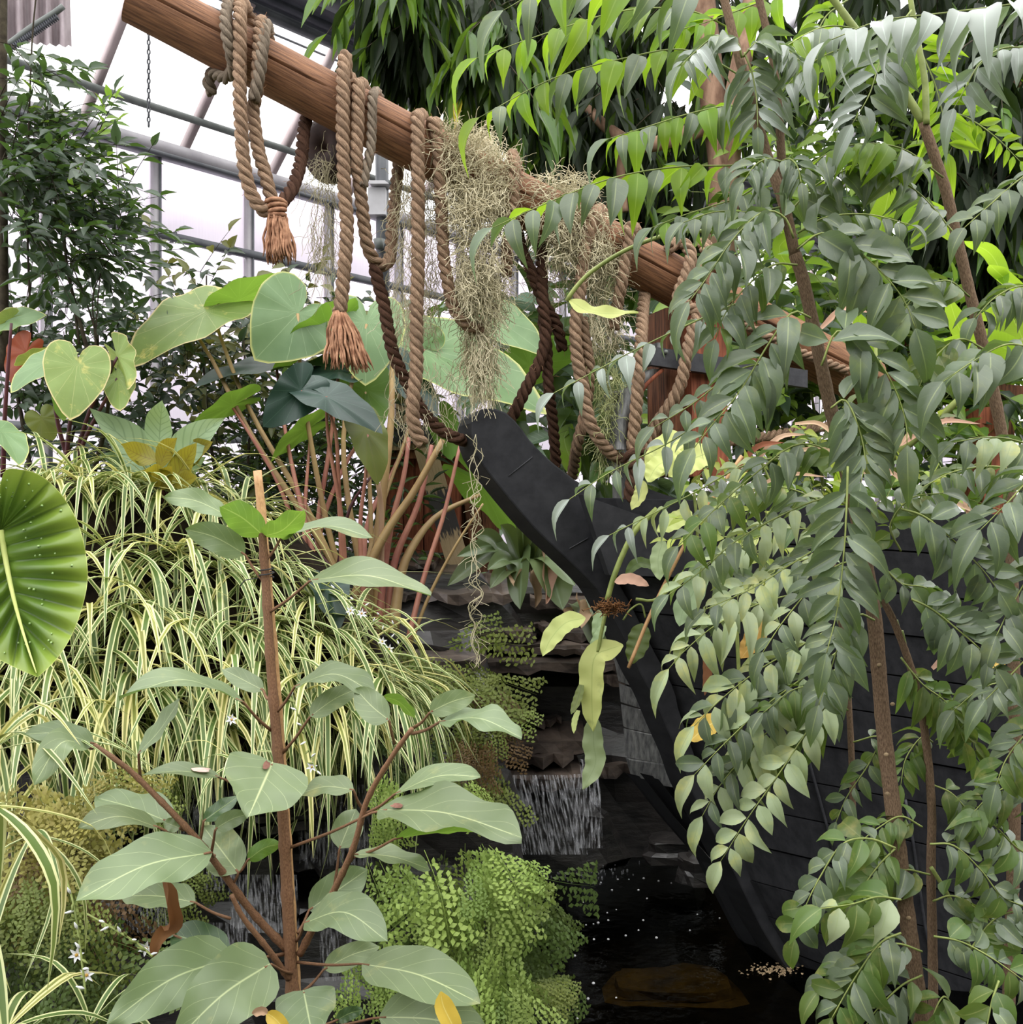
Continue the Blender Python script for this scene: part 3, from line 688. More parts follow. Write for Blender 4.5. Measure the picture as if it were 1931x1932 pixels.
# knot whipping round the first tassel
kt = thing('rope_knot', 'tangled whipping knot above the left tassel', 'knot', S(522, 395, .12))
for i in range(5):
    mb = MB(); c = S(521+i*.8, 384+i*7, .12); r = .030-.002*i; pts = [c+SD*(math.cos(a)*r)+SN*(math.sin(a)*r)+UPV*(.006*math.sin(a+i)) for a in np.linspace(0, 2*PI, 15)]
    tube(mb, pts, .0075, 5, False); mb.build('turn', MT['tassel'], kt)
kb = thing('rope_knot', 'dark rope knot at the bulwark beside the pale leaves', 'knot', S(1200, 868, .14))
for i in range(4):
    mb = MB(); c = S(1200+i*3, 862+i*6, .14); pts = [c+SD*(math.cos(a)*.035)+SN*(math.sin(a)*.03)+UPV*(.02*math.sin(a*1.0+i*1.7)) for a in np.linspace(0, 2*PI, 15)]
    tube(mb, pts, .014, 6, False); mb.build('turn', MT['rope_dark'], kb)

# ------------------------------------------------------------------ spanish moss
def moss(label, regs, n, seg=8, step=.014, mat='moss', r=.0011, seed=1):
    """regs: (weight, polygon-ish px box x0,y0,x1,y1, depth0, depth1, droop)"""
    rr = random.Random(seed); mb = MB(); tot = sum(q[0] for q in regs)
    first = None
    for (wgt, x0, y0, x1, y1, d0, d1, dr) in regs:
        for i in range(int(n*wgt/tot)):
            p = S(rr.uniform(x0, x1), rr.uniform(y0, y1), rr.uniform(d0, d1)); first = first or p
            d = Vector((rr.gauss(0,1), rr.gauss(0,1), rr.gauss(0,.8)-dr)).normalized(); pts = [p]
            cv = Vector((rr.gauss(0,.5), rr.gauss(0,.5), rr.gauss(0,.5)))
            for k in range(seg-1):
                d = (d+cv*.6+Vector((rr.gauss(0,.35), rr.gauss(0,.35), rr.gauss(0,.35)-dr*.5))).normalized()
                if rr.random() < .25: cv = Vector((rr.gauss(0,.6), rr.gauss(0,.6), rr.gauss(0,.6)))
                pts.append(pts[-1]+d*step)
            tube(mb, pts, r, 3, False)
    o = mb.build('spanish_moss', MT[mat]); tag(o, label, 'moss', kind='stuff'); return o
moss('big pale clump of spanish moss hung over the middle of the log', [(10,840,255,930,420,-.08,.18,.3),(8,860,330,958,560,-.05,.19,.5),(6,868,480,945,590,-.02,.15,.7),(3,878,590,940,690,0,.1,1.2),(1.6,885,660,935,745,0,.1,1.6),(3,930,290,965,400,-.05,.15,.3),(2,820,245,900,300,-.05,.14,.1)], 4600, seed=3)
moss('smaller pale clump of spanish moss under the leafy branch', [(6,1010,330,1110,430,-.05,.16,.3),(6,1040,400,1150,500,0,.15,.5),(4,1110,430,1170,560,0,.12,.6),(2.5,1110,560,1165,650,0,.1,.9),(2,1000,400,1080,560,-.12,0,.8)], 2300, seed=5)
moss('thin wispy curtain of moss between two hanging ropes', [(4,745,310,835,480,-.05,.08,1.0),(3,740,480,830,620,-.05,.05,1.2),(1,735,600,800,800,0,.05,1.2),(1,800,680,870,800,-.05,.05,1.0)], 700, seg=10, r=.0009, seed=7)
moss('sparse dangling moss strands under the round block', [(2,592,270,640,420,-.15,-.05,1.2),(2,585,400,625,520,-.12,-.05,1.4),(1,590,300,620,340,-.12,0,.5)], 170, seg=12, r=.0009, seed=9)
moss('greenish moss tuft hanging beside the black coil', [(3,1125,690,1175,800,0,.1,.8),(2,1130,790,1165,870,0,.1,.9),(1,1120,640,1160,700,0,.1,.8)], 380, mat='moss_green', seed=11)
mb = MB(); rr = random.Random(4)
for k2 in range(3):
    pts = [S(897+rr.gauss(0,7)*(1+.3*k2), 820+i*(440/22), .10) for i in range(23)]; tube(mb, smooth(pts, 60), .0016, 4)
for i in range(60):
    a = S(897+rr.gauss(0,5), rr.uniform(840,1250), .1); tube(mb, [a, a+Vector((rr.gauss(0,.015), 0, -.01)), a+Vector((rr.gauss(0,.025), 0, -.03))], .0009, 3, False)
tag(mb.build('hanging_root', MT['moss']), 'single long pale strand dangling before the rock ledges', 'root')
# ------------------------------------------------------------------ rock ledges and water
rocks = thing('rock_waterfall', 'stack of wet brown slate ledges with a small waterfall behind the ship stem', 'rocks', (0, 4.6, 0))
rr = random.Random(21)
def slab(x0, y0, x1, y1, Y, th=.05, depth=.5, mat='slate', root=rocks, tilt=0.0, seed=0, nm='slate_slab'):
    """a flat stone whose front top edge runs from x0,y1 to x1,y1; the back edge shows at y0"""
    r = random.Random(seed*7+int(x0)+int(y0))
    a, b = P(x0, y1, Y), P(x1, y1, Y)
    n = 9; fr = []; bk = []
    zb = CZ+(966-y0)/FOC*(Y+depth); dz = max(-.1, min(.12, zb-(a.z+b.z)/2))
    for i in range(n):
        q = i/(n-1); p = a+(b-a)*q; e = math.sin(PI*q)
        fr.append(p+Vector((r.gauss(0,.006), -.05*e+r.gauss(0,.018), r.gauss(0,.004)+tilt*q)))
        bk.append(p+Vector((r.gauss(0,.02), depth*(.75+.25*e)+r.gauss(0,.03), dz+r.gauss(0,.006)+tilt*q)))
    mid = [(fr[i]+bk[i])/2+UPV*r.gauss(0,.006) for i in range(n)]
    lf = [p-UPV*(th*r.uniform(.7,1.2))+Vector((0, r.uniform(-.012,.03), 0)) for p in fr]; lb = [p-UPV*th for p in bk]
    v = bk+mid+fr+lf+lb; f = []
    for j in range(4):
        for i in range(n-1): f.append((j*n+i, (j+1)*n+i, (j+1)*n+i+1, j*n+i+1))
    f += [(0, 4*n, 3*n, 2*n, n), (n-1, 2*n-1, 3*n-1, 4*n-1, 5*n-1)]
    mb = MB(); mb.add(v, f); return mb.build(nm, MT[mat], root, smooth=False)
for q in ((742,1040,823,1064,5.3,.03),(765,1054,890,1098,5.1,.04),(806,1082,972,1118,4.95,.05),(1000,1086,1120,1130,5.1,.05),(700,1090,800,1120,5.0,.04),
          (850,1172,1005,1188,4.85,.035),(1008,1166,1064,1178,4.9,.03),(1040,1176,1150,1192,4.9,.04),(868,1190,1010,1204,4.8,.03),(936,1199,1115,1216,4.75,.035),(1005,1206,1170,1222,4.72,.03),
          (770,1178,880,1200,4.7,.05),(760,1198,900,1222,4.6,.05),(882,1214,1112,1248,4.62,.05),(1118,1236,1190,1272,4.75,.05),(1060,1225,1180,1250,4.75,.04)):
    slab(*q, seed=3)
for q in ((925,1350,1110,1398,4.75,.06),(930,1395,1080,1420,4.7,.05),(926,1412,1105,1464,4.6,.07),(1100,1418,1200,1440,4.9,.06),(985,1332,1060,1352,5.0,.04)):
    slab(*q, mat='slate', seed=5)
for q in ((560,1340,800,1372,3.9,.08),(520,1420,720,1462,3.75,.08),(600,1470,740,1482,3.8,.06),(690,1290,900,1330,4.0,.08),(640,1230,760,1300,3.9,.1),(740,1215,900,1245,4.1,.08)):
    slab(*q, mat='slate', seed=8)
# dark rock faces: big weathered boulders, each a stone of its own
def boulder(px, py, Y, rx, ry, rz, mat='slate_dark', seed=0, root=rocks, nm='boulder'):
    r = random.Random(seed); c = P(px, py, Y); mb = MB(); v = []; f = []; nu, nv = 14, 9
    ph = [r.uniform(0, 6) for _ in range(6)]
    for j in range(nv+1):
        th = PI*j/nv
        for i in range(nu):
            a = 2*PI*i/nu; x, y, z = math.sin(th)*math.cos(a), math.sin(th)*math.sin(a), math.cos(th)
            k2 = 1+.10*math.sin(3*x+ph[0])+.10*math.sin(4*y+ph[1])+.12*math.sin(5*z+ph[2])+.05*math.sin(9*x+7*z+ph[3])
            g = lambda q: math.copysign(abs(q)**.6, q)
            z2 = g(z)*rz*k2; z2 = round(z2/.05)*.05*.6+z2*.4
            v.append(c+Vector((g(x)*rx*k2, g(y)*ry*k2, z2)))
    for j in range(nv):
        for i in range(nu): f.append((j*nu+i, j*nu+(i+1) % nu, (j+1)*nu+(i+1) % nu, (j+1)*nu+i))
    mb.add(v, f); return mb.build(nm, MT[mat], root, smooth=False)
k2 = 0
for q in ((760,1150,5.3,.55,.3,.22),(1000,1180,5.5,.55,.3,.25),(1000,1310,5.45,.5,.3,.25),(1180,1330,5.5,.4,.35,.4),(1000,1560,5.1,.5,.25,.35),(1200,1540,5.3,.35,.3,.5),(820,1330,4.55,.3,.35,.26),(840,1480,4.3,.32,.4,.3),
          (700,1420,4.35,.42,.3,.3),(600,1560,4.1,.5,.3,.3),(820,1650,3.9,.36,.3,.45),(560,1740,3.9,.5,.25,.42),(880,1800,3.7,.3,.3,.3),(700,1880,3.6,.6,.25,.3),
          (340,1560,3.85,.5,.3,.5),(120,1560,3.6,.45,.35,.5),(300,1800,3.5,.55,.25,.45),(60,1800,3.3,.45,.3,.5),(430,1450,4.1,.5,.3,.35),(180,1930,3.2,.6,.25,.3),(480,1930,3.4,.5,.25,.25),(760,1270,4.8,.4,.4,.22)):
    boulder(*q, seed=k2); k2 += 1
for i in range(30):     # thin strata standing proud of the lower left rock wall
    px = rr.uniform(120, 620); py = rr.uniform(1500, 1900); w = rr.uniform(60, 190)
    slab(px, py-8, px+w, py, 3.05+rr.uniform(-.1,.2)+.0006*(px-120), th=rr.uniform(.015,.04), depth=.4, mat='slate_dark', tilt=rr.uniform(-.01,.05), seed=i+40)
boulder(1320, 1640, 4.35, .10, .08, .07, seed=91); boulder(1280, 1600, 4.7, .16, .1, .05, seed=92)
ob = boulder(1262, 1862, 3.92, .24, .16, .03, seed=93, mat='slate', nm='sunken_stone'); ob.data.materials.clear(); ob.data.materials.append(solid_mat('algae_stone', lin(150,112,48), lin(84,60,28), rough=.8, scale=8, uvmode='world'))
# falling water
m, n, l = nt('falling_water')
g = N(n, 'ShaderNodeBsdfGlossy', Roughness=.12); g.inputs[0].default_value = (.9,.9,.95,1); t = N(n, 'ShaderNodeBsdfTransparent')
uv = N(n, 'ShaderNodeUVMap'); mp = N(n, 'ShaderNodeMapping'); mp.inputs['Scale'].default_value = (26, 3.5, 1); nz = N(n, 'ShaderNodeTexNoise', Scale=1.6, Detail=5.0)
l.new(uv.outputs[0], mp.inputs[0]); l.new(mp.outputs[0], nz.inputs['Vector'])
rp = N(n, 'ShaderNodeValToRGB'); rp.color_ramp.elements[0].position = .44; rp.color_ramp.elements[1].position = .66; l.new(nz.outputs[0], rp.inputs[0])
bp = N(n, 'ShaderNodeBump', Strength=1.0, Distance=.05); l.new(nz.outputs[0], bp.inputs['Height']); l.new(bp.outputs[0], g.inputs['Normal'])
d = N(n, 'ShaderNodeBsdfDiffuse'); d.inputs[0].default_value = (.8,.8,.84,1); m2 = N(n, 'ShaderNodeMixShader', Fac=.7); l.new(g.outputs[0], m2.inputs[1]); l.new(d.outputs[0], m2.inputs[2])
ms = N(n, 'ShaderNodeMixShader'); l.new(math_(n, l, 'MULTIPLY', rp.outputs[0], .55), ms.inputs[0]); l.new(t.outputs[0], ms.inputs[1]); l.new(m2.outputs[0], ms.inputs[2])
ou = N(n, 'ShaderNodeOutputMaterial'); l.new(ms.outputs[0], ou.inputs[0]); MT['fall'] = m
MT['trickle'] = m.copy(); [setattr(q.inputs[1], 'default_value', .22) for q in MT['trickle'].node_tree.nodes if q.type == 'MATH' and q.operation == 'MULTIPLY']
def fall(x0, x1, y0, y1, Y, sl):
    mb = MB(); v = []; f = []; u = []; nx, nz_ = 22, 14
    for j in range(nz_+1):
        q = j/nz_
        for i in range(nx+1):
            s = i/nx; px = x0+(x1-x0)*s+sl*q*20
            v.append(P(px, y0+(y1-y0)*q, Y-.12*math.sqrt(q)+.012*math.sin(i*2.3+j*.4)+.01*math.sin(i*5.1))); u.append((s*(x1-x0)/170, q*(y1-y0)/170))
    for j in range(nz_):
        for i in range(nx): a = j*(nx+1)+i; f.append((a, a+1, a+nx+2, a+nx+1))
    mb.add(v, f, u); return mb
wf = thing('waterfall', 'thin veil of falling water pouring from the lower ledge into the pond', 'waterfall', P(1040, 1625, 4.5))
fall(935, 1080, 1462, 1612, 4.56, 1.5).build('water_veil', MT['fall'], wf)
fall(1078, 1132, 1460, 1600, 4.52, .3).build('water_veil', MT['fall'], wf)
fall(1092, 1104, 1432, 1470, 4.5, .3).build('water_veil', MT['fall'], wf)
mb = MB()
for i in range(150):
    x = rr.gauss(1075, 60); y = rr.gauss(1640, 12); Y = (CZ-PZ)/((y-966)/FOC); c = P(x, y, Y)
    if y > 1612: tube(mb, [c, c+UPV*rr.uniform(.004,.02)], rr.uniform(.002,.006), 4)
so = mb.build('splash', MT['fall'], wf); so['kind'] = 'stuff'
wf2 = thing('waterfall', 'thin water trickles over the dark rock wall behind the fig leaves', 'waterfall', P(420, 1700, 3.0))
for q in ((330,440,1490,1600,3.02),(560,700,1480,1640,3.4),(430,560,1650,1760,3.0),(380,470,1740,1860,2.95),(600,700,1700,1850,3.2),(150,330,1660,1760,2.92),(380,440,1600,1680,3.0)):
    fall(q[0], q[1], q[2], q[3], q[4], .3).build('water_veil', MT['trickle'], wf2)
# bubbles on the pond, their sky reflections put in as a pale colour
bubs = [(1215,1657),(1187,1659),(1243,1662),(1267,1666),(1205,1679),(1221,1695),(1214,1736),(1316,1725),(1302,1755),(1239,1769),(1181,1765),(1121,1772),(1101,1702),(1106,1745),(1129,1741),(1120,1743),(1148,1736),(1155,1679),(1134,1665),(1166,1659),(1120,1855),(1110,1884),(1163,1882),(1090,1921),(1063,1803),(1085,1803),(1038,1797),(1358,1732),(1148,1772),(1205,1755),(1163,1716),(1146,1722)]
tm_b = None
for i, (x, y) in enumerate(bubs):
    Y = (CZ-PZ)/((y-966)/FOC); c = P(x, y, Y); mb = MB(); v = []; f = []; r = rr.uniform(.003,.006)
    for j in range(4):
        for k3 in range(8): a = 2*PI*k3/8; th = PI/2*j/3.4; v.append(c+Vector((math.cos(a)*math.cos(th)*r, math.sin(a)*math.cos(th)*r, math.sin(th)*r)))
    for j in range(3):
        for k3 in range(8): f.append((j*8+k3, j*8+(k3+1) % 8, j*8+8+(k3+1) % 8, j*8+8+k3))
    mb.add(v, f); ob = mb.build('water_bubble', MT['white_box']); tag(ob, 'tiny bubble coloured pale for its sky reflection on the black pond', 'bubble', 'bubbles on the black pond')
def on_pond(x, y, dz=0): Y = (CZ-PZ)/((y-966)/FOC); p = P(x, y, Y); p.z += dz; return p
mb = MB()
for i in range(120):
    c = on_pond(rr.gauss(1462, 24), rr.gauss(1832, 6), .004); a = rr.uniform(0, 6); r = rr.uniform(.003,.007)
    mb.add([c+Vector((math.cos(a+k3*1.26)*r, math.sin(a+k3*1.26)*r, (k3 % 2)*.004)) for k3 in range(5)], [(0,1,2,3,4)])
tag(mb.build('floating_debris', MT['palewood']), 'raft of pale petals and bits floating at the ship waterline', 'debris', kind='stuff')

# ------------------------------------------------------------------ crate and planks behind the taro
cr = thing('wooden_crate', 'old red brown wooden crate standing behind the taro stalks', 'crate', P(830, 1062, 5.7))
for i, (x0, x1) in enumerate(((726,762),(763,800),(801,838),(839,872))):
    mb = MB(); a = P((x0+x1)/2, 1068, 5.75); b = P((x0+x1)/2, 848, 5.75); bar(mb, a, b, (x1-x0-1.5)/FOC*5.75, .03, Vector((0,1,0))); mb.build('plank', MT['redwood'], cr, smooth=False)
for i, (x0, x1, l0) in enumerate(((872,900,0),(901,932,10))):
    mb = MB(); a = P((x0+x1)/2+22, 1080, 5.70); b = P((x0+x1)/2-8, 846+l0, 5.75); bar(mb, a, b, 28/FOC*5.75, .03, Vector((0,1,0))); mb.build('plank', MT['oldwood'], cr, smooth=False)
mb = MB(); bar(mb, P(826, 1066, 5.82), P(826, 850, 5.82), 200/FOC*5.8, .02, Vector((0,1,0))); mb.build('back_panel', MT['oldwood'], cr, smooth=False)
mb = MB(); bar(mb, P(722, 843, 5.68), P(906, 838, 5.68), .05, .045); mb.build('top_rail', MT['palewood'], cr, smooth=False)
mb = MB(); bar(mb, P(728, 858, 5.70), P(880, 856, 5.70), .04, .05); mb.build('top_rail', MT['oldwood'], cr, smooth=False)
mb = MB(); bar(mb, P(746, 820, 5.72), P(838, 822, 5.72), .16, .10); mb.build('black_cap', MT['ironband'], cr, smooth=False)
mb = MB(); bar(mb, P(762, 800, 5.9), P(764, 700, 5.9), .09, .09, Vector((0,1,0))); mb.build('corner_post', MT['palewood'], cr, smooth=False)
lp = thing('leaning_plank', 'pale weathered plank with a black stain leaning on the crate', 'plank', P(865, 1066, 5.55))
m, n, l = nt('stained_plank'); 
uv = N(n, 'ShaderNodeUVMap'); sp = N(n, 'ShaderNodeSeparateXYZ'); l.new(uv.outputs[0], sp.inputs[0]); nz = N(n, 'ShaderNodeTexNoise', Scale=6.0, Detail=5.0); mp = N(n, 'ShaderNodeMapping'); mp.inputs['Scale'].default_value = (1.5, 12, 1)
l.new(uv.outputs[0], mp.inputs[0]); l.new(mp.outputs[0], nz.inputs['Vector'])
c1 = mix_(n, l, nz.outputs[0], lin(182,158,122), lin(128,108,82))
g = math_(n, l, 'SUBTRACT', 1.0, math_(n, l, 'MULTIPLY', math_(n, l, 'ABSOLUTE', math_(n, l, 'SUBTRACT', sp.outputs[0], .46)), 3.2), True)
g2 = math_(n, l, 'MULTIPLY', math_(n, l, 'SUBTRACT', math_(n, l, 'ADD', g, nz.outputs[0]), .88), 9.0, True)
c2 = mix_(n, l, g2, c1, lin(52,48,48)); pb = N(n, 'ShaderNodeBsdfPrincipled', Roughness=.8); l.new(c2, pb.inputs['Base Color']); ou = N(n, 'ShaderNodeOutputMaterial'); l.new(pb.outputs[0], ou.inputs[0])
a, b = P(868, 1075, 5.45), P(803, 846, 5.6); mb = MB(); ax = (b-a); L = ax.length; ax.normalize(); s = ax.cross(Vector((0,1,0))).normalized(); nn = s.cross(ax); hw = 21/FOC*5.5
v = [a+s*x+ax*y+nn*z for z in (-.018,.018) for y in (0, L) for x in (-hw, hw)]
mb.add(v, [(0,1,3,2),(4,6,7,5),(0,4,5,1),(2,3,7,6),(0,2,6,4),(1,5,7,3)], [(y, x) for z in (0,1) for y in (0,1) for x in (0,.2)]); mb.build('board', m, lp, smooth=False)

# ------------------------------------------------------------------ planting bank under the spider plants
def bank_pt(s, q):
    """s 0..1 left to right, q 0..1 from the back of the top to the foot"""
    x = -60+s*790
    top = np.interp(x, [-60,150,350,560,700,730], [960,905,930,1010,1170,1240])
    foot = np.interp(x, [-60,150,350,560,700,730], [1420,1440,1440,1400,1330,1310])
    if q < .25: t = q/.25; y = top+10-20*(1-t); Y = 3.9-.55*t+.0006*x
    elif q < .8: t = (q-.25)/.55; y = top+10+(foot-top-20)*t; Y = 3.35-.5*math.sin(t*PI/2)+.0006*x
    else: t = (q-.8)/.2; y = foot-10+30*t; Y = 2.85+.7*t+.0006*x
    return P(x, y, Y)
bank = thing('planting_bank', 'dark soil bank under the striped spider plants', 'soil', (0, 3.2, .6))
mb = MB(); v = []; f = []
for j in range(15):
    for i in range(21): v.append(bank_pt(i/20, j/14)+Vector((0, .02*math.sin(i*2+j*3), .02*math.sin(i*3.1+j))))
for j in range(14):
    for i in range(20): a = j*21+i; f.append((a, a+1, a+22, a+21))
mb.add(v, f); mb.build('soil_mound', MT['soil'], bank)
# ------------------------------------------------------------------ spider plants
M_SP = leaf_mat('striped_spider_leaf', lin(92,118,54), alt=lin(70,96,42), stripe=('edge', .29, lin(214,216,160)), tf=.25, trans=lin(200,210,110), rough=.45, val=.3, hue=.02)
M_SPY = leaf_mat('yellowing_spider_leaf', lin(150,156,78), alt=lin(120,126,58), stripe=('edge', .22, lin(232,224,156)), tf=.3, trans=lin(220,214,120), rough=.45, val=.3, hue=.02)
spv = []
for sd, (ar, td) in enumerate(((.35,.2),(.55,.3),(.8,.3),(.2,.5),(.5,.6))):
    tm = Tm(STRAP, arch=ar, tipdrop=td, fold=.006, nv=9, nu=2, seed=sd)
    # keep the arc length near 1 when the blade bends over
    a = tm.va; z = a[:, 2]; y = a[:, 1]; a[:, 1] = y*(1-.32*ar*y)
    spv.append(tm.mesh('spider_leaf', M_SP if sd != 3 else M_SPY))
def spider(c, nl, L, out, label, group, seed, hang=.3, wd=.0185, droop=1.0):
    r = random.Random(seed); t = thing('spider_plant', label, 'spider plant', c, group)
    a0 = r.uniform(0, 6)
    for i in range(nl):
        a = a0+2*PI*i/nl*1.0+r.uniform(-.25, .25); el = r.uniform(.0, 1.0)
        d = Vector((math.cos(a)*math.cos(el), math.sin(a)*math.cos(el), math.sin(el)))+out*r.uniform(.35, .95)+UPV*(-hang*r.uniform(.2,1))
        d.normalize(); n = UPV+Vector((d.x, d.y, 0))*.6
        le = L*r.uniform(.7, 1.15)
        inst('leaf', spv[r.randrange(len(spv))], basis(c+d*.01, d, n, le, wd*r.uniform(.8,1.25)), t)
    return t
rr = random.Random(77); k2 = 0
ORD = ('first','second','third','fourth','fifth','sixth','seventh','eighth','ninth','tenth'); ORD2 = ('topmost','second highest','third highest','fourth highest','second lowest','lowest')
for row, (q, cnt, hang) in enumerate(((.16, 8, .0), (.27, 10, .25), (.38, 10, .45), (.50, 10, .65), (.62, 10, .85), (.74, 9, 1.0))):
    for i in range(cnt):
        s = (i+.5+.5*(row % 2)-.25+rr.uniform(-.25,.25))/cnt
        if row <= 1 and s > .72: continue
        x = -60+s*790
        if x < 60 and row < 4: continue
        c = bank_pt(s, q+rr.uniform(-.03,.03))+Vector((0,-.03,.02))
        spider(c, 25 if row else 22, .36 if row < 2 else .43, Vector((.42, -.6, -.05)), 'striped spider plant, %s from the left in the %s tier of the bank' % (ORD[i], ORD2[row]), 'spider plants spilling over the left bank', 300+k2, hang=hang); k2 += 1
# big single plants at the left edge
spider(P(-20, 1420, 1.9), 13, .34, Vector((.75, -.2, .35)), 'striped spider plant arching in at the left edge under the huge ribbed leaf', None, 901, hang=-.1, wd=.014)
spider(P(-12, 1520, 1.7), 7, .26, Vector((.35, -.1, .0)), 'broad striped spider plant drooping at the left edge beside the golden fern', None, 902, hang=.9, wd=.026)
spider(P(10, 1945, 1.8), 12, .22, Vector((.25, -.2, .3)), 'striped spider plant at the bottom left corner', None, 903, hang=0, wd=.018)
spider(P(60, 1575, 2.1), 7, .30, Vector((.4, -.3, -.3)), 'sparse striped spider plant hanging before the green fern', None, 904, hang=.8, wd=.014)
spider(P(170, 1935, 1.95), 5, .26, Vector((.35, -.1, .6)), 'thin striped spider plant rising at the lower left', None, 905, hang=-.2, wd=.012)
spider(P(700, 1290, 3.35), 9, .18, Vector((.2, -.3, .2)), 'small spider plantlet beside the white star flowers', None, 906, hang=0, wd=.012)
spider(P(450, 1445, 2.72), 8, .14, Vector((.0, -.3, .2)), 'small spider plantlet hanging under the bank beside the fig stem', None, 907, hang=.1, wd=.014)
# flower runners
M_WH = solid_mat('white_petal', lin(240,240,240), lin(226,226,230), rough=.6, bump=0)
pt = Tm(LANCE, arch=.1, fold=.1, nv=3, nu=1).mesh('petal', M_WH)
def runner(label, pl, Y, fl):
    t = thing('flower_runner', label, 'runner', P(*pl[0], Y)); r = random.Random(len(pl)*31+int(pl[0][0]))
    q = smooth([P(a, b, Y-.04*i) for i, (a, b) in enumerate(pl)], 26); mb = MB(); tube(mb, q, .0022, 5); mb.build('stem', MT['twig_green'], t)
    for i in range(4, 25, 2):
        mb = MB(); d = Vector((r.uniform(-1,1), -.4, r.uniform(-.4,1))).normalized(); tube(mb, [q[i], q[i]+d*.008, q[i]+d*.018], [.001,.003,.001], 5); mb.build('bud', MT['twig_green'] if i % 4 else M_WH, t)
    for (x, y) in fl:
        c = P(x, y, Y-.06); mb = MB(); tube(mb, [c+Vector((0,.004,-.002)), c+Vector((0,-.004,0))], .003, 6); fo = mb.build('flower', MT['yellowleaf'], t)
        for k3 in range(6):
            a = 2*PI*k3/6+.3; d = Vector((math.cos(a), -.35, math.sin(a))).normalized(); inst('petal', pt, basis(c, d, Vector((0,-1,.2)), .017, .007), t, fo)
runner('long spider plant runner with white star flowers above the taro base', [(575,1085),(640,1115),(700,1150),(750,1183)], 3.2, [(662,1152),(683,1157)])
runner('second spider plant runner with star flowers sloping to the fern rock', [(650,1130),(700,1170),(735,1200),(757,1220)], 3.3, [(735,1224),(722,1210)])
runner('thin runner hanging with white flowers beside the fig stem', [(535,1290),(560,1340),(585,1420),(600,1460)], 2.7, [(589,1446),(438,1357),(516,1215)])
runner('runner with small buds hanging over the dark fern at the lower left', [(126,1660),(140,1710),(152,1790),(162,1875)], 1.95, [(165,1838),(146,1800)])
runner('thin runner arching to the right over the lower left rock', [(165,1724),(215,1752),(260,1780),(288,1804)], 2.0, [(277,1788)])

# ------------------------------------------------------------------ maidenhair ferns
def fern_mesh(name, mat, seed, nside=10, nl=8, size=.056):
    """a drooping frond, length about 1 along +y, of small fan leaflets"""
    r = random.Random(seed); mb = MB(); rach = []
    for j in range(12): t = j/11; rach.append(Vector((.05*math.sin(t*3+seed), t, -.35*t*t)))
    tube(mb, rach, taper(.006, .002, 12), 3, False)
    def fan(c, d, n, s):
        d = d.normalized(); x = d.cross(n).normalized(); n = x.cross(d); v = [c]
        for k3 in range(5):
            a = (-.62+.31*k3)*1.75; rad = s*(1-.10*(k3 % 2)); v.append(c+d*(math.cos(a)*rad)+x*(math.sin(a)*rad)-n*(.16*s*abs(math.sin(a))))
        mb.add(v, [(0,1,2,3),(0,3,4,5)], [(.5,0)]+[(.1+.2*i, 1) for i in range(5)])
    for i in range(nside):
        t = .12+.84*i/(nside-1); p = Vector((.05*math.sin(t*3+seed), t, -.35*t*t))
        for sg in (-1, 1):
            le = .42*math.sin(PI*min(1, .28+.72*(1-t)))*r.uniform(.8,1.1)*(1 if t < .9 else .5)
            d = Vector((sg*.86, .5, -.1+r.uniform(-.2,.1))).normalized(); m_ = max(2, int(nl*le/.42))
            for k3 in range(m_):
                q = (k3+.6)/m_; c = p+d*(le*q)+Vector((0, 0, -.10*q*q))+Vector((r.gauss(0,.008), r.gauss(0,.008), r.gauss(0,.012)))
                al = 1 if k3 % 2 else -1
                fan(c, d*.45+Vector((-al*d.y*sg, al*d.x*sg, 0))*.6+Vector((0,.5,-.1)), Vector((r.gauss(0,.3), r.gauss(0,.3), 1)), size*r.uniform(.8,1.2))
    v = np.array(mb.v, dtype=np.float32); return mesh_from(name, v, mb.f, np.array(mb.u, dtype=np.float32), mat)
def fern_mats(nm, c, a): return leaf_mat(nm, c, alt=a, tf=.3, trans=tuple(x*1.25 for x in c[:3])+(1,), rough=.5, spec=.3, hue=.02, val=.5, scale=20)
FM = {'bright': fern_mats('bright_maidenhair', lin(148,168,88), lin(110,134,58)), 'dark': fern_mats('dark_maidenhair', lin(92,110,50), lin(58,74,32)), 'gold': fern_mats('golden_maidenhair', lin(150,150,72), lin(118,104,54)),
      'olive': fern_mats('olive_maidenhair', lin(122,138,64), lin(92,98,44)), 'rust': fern_mats('rusty_maidenhair', lin(124,100,62), lin(88,68,44))}
FV = {k3: [fern_mesh('fern_frond', FM[k3], s) for s in range(4)] for k3 in FM}
def fern(label, c, fr):
    t = thing('maidenhair_fern', label, 'fern', c); 
    for (kind, n, x0, y0, x1, y1, Y0, Y1, L, dn, sd) in fr:
        r = random.Random(sd)
        for i in range(n):
            p = P(r.uniform(x0, x1), r.uniform(y0, y1), r.uniform(Y0, Y1)); d = Vector((r.gauss(dn[0], .35), r.gauss(dn[1], .3), r.gauss(dn[2], .3))).normalized()
            nrm = Vector((r.gauss(0,.3), -.9, .8+r.gauss(0,.3))); le = L*r.uniform(.65, 1.15)
            inst('frond', FV[kind][r.randrange(4)], basis(p, d, nrm, le, le*.95), t)
    return t
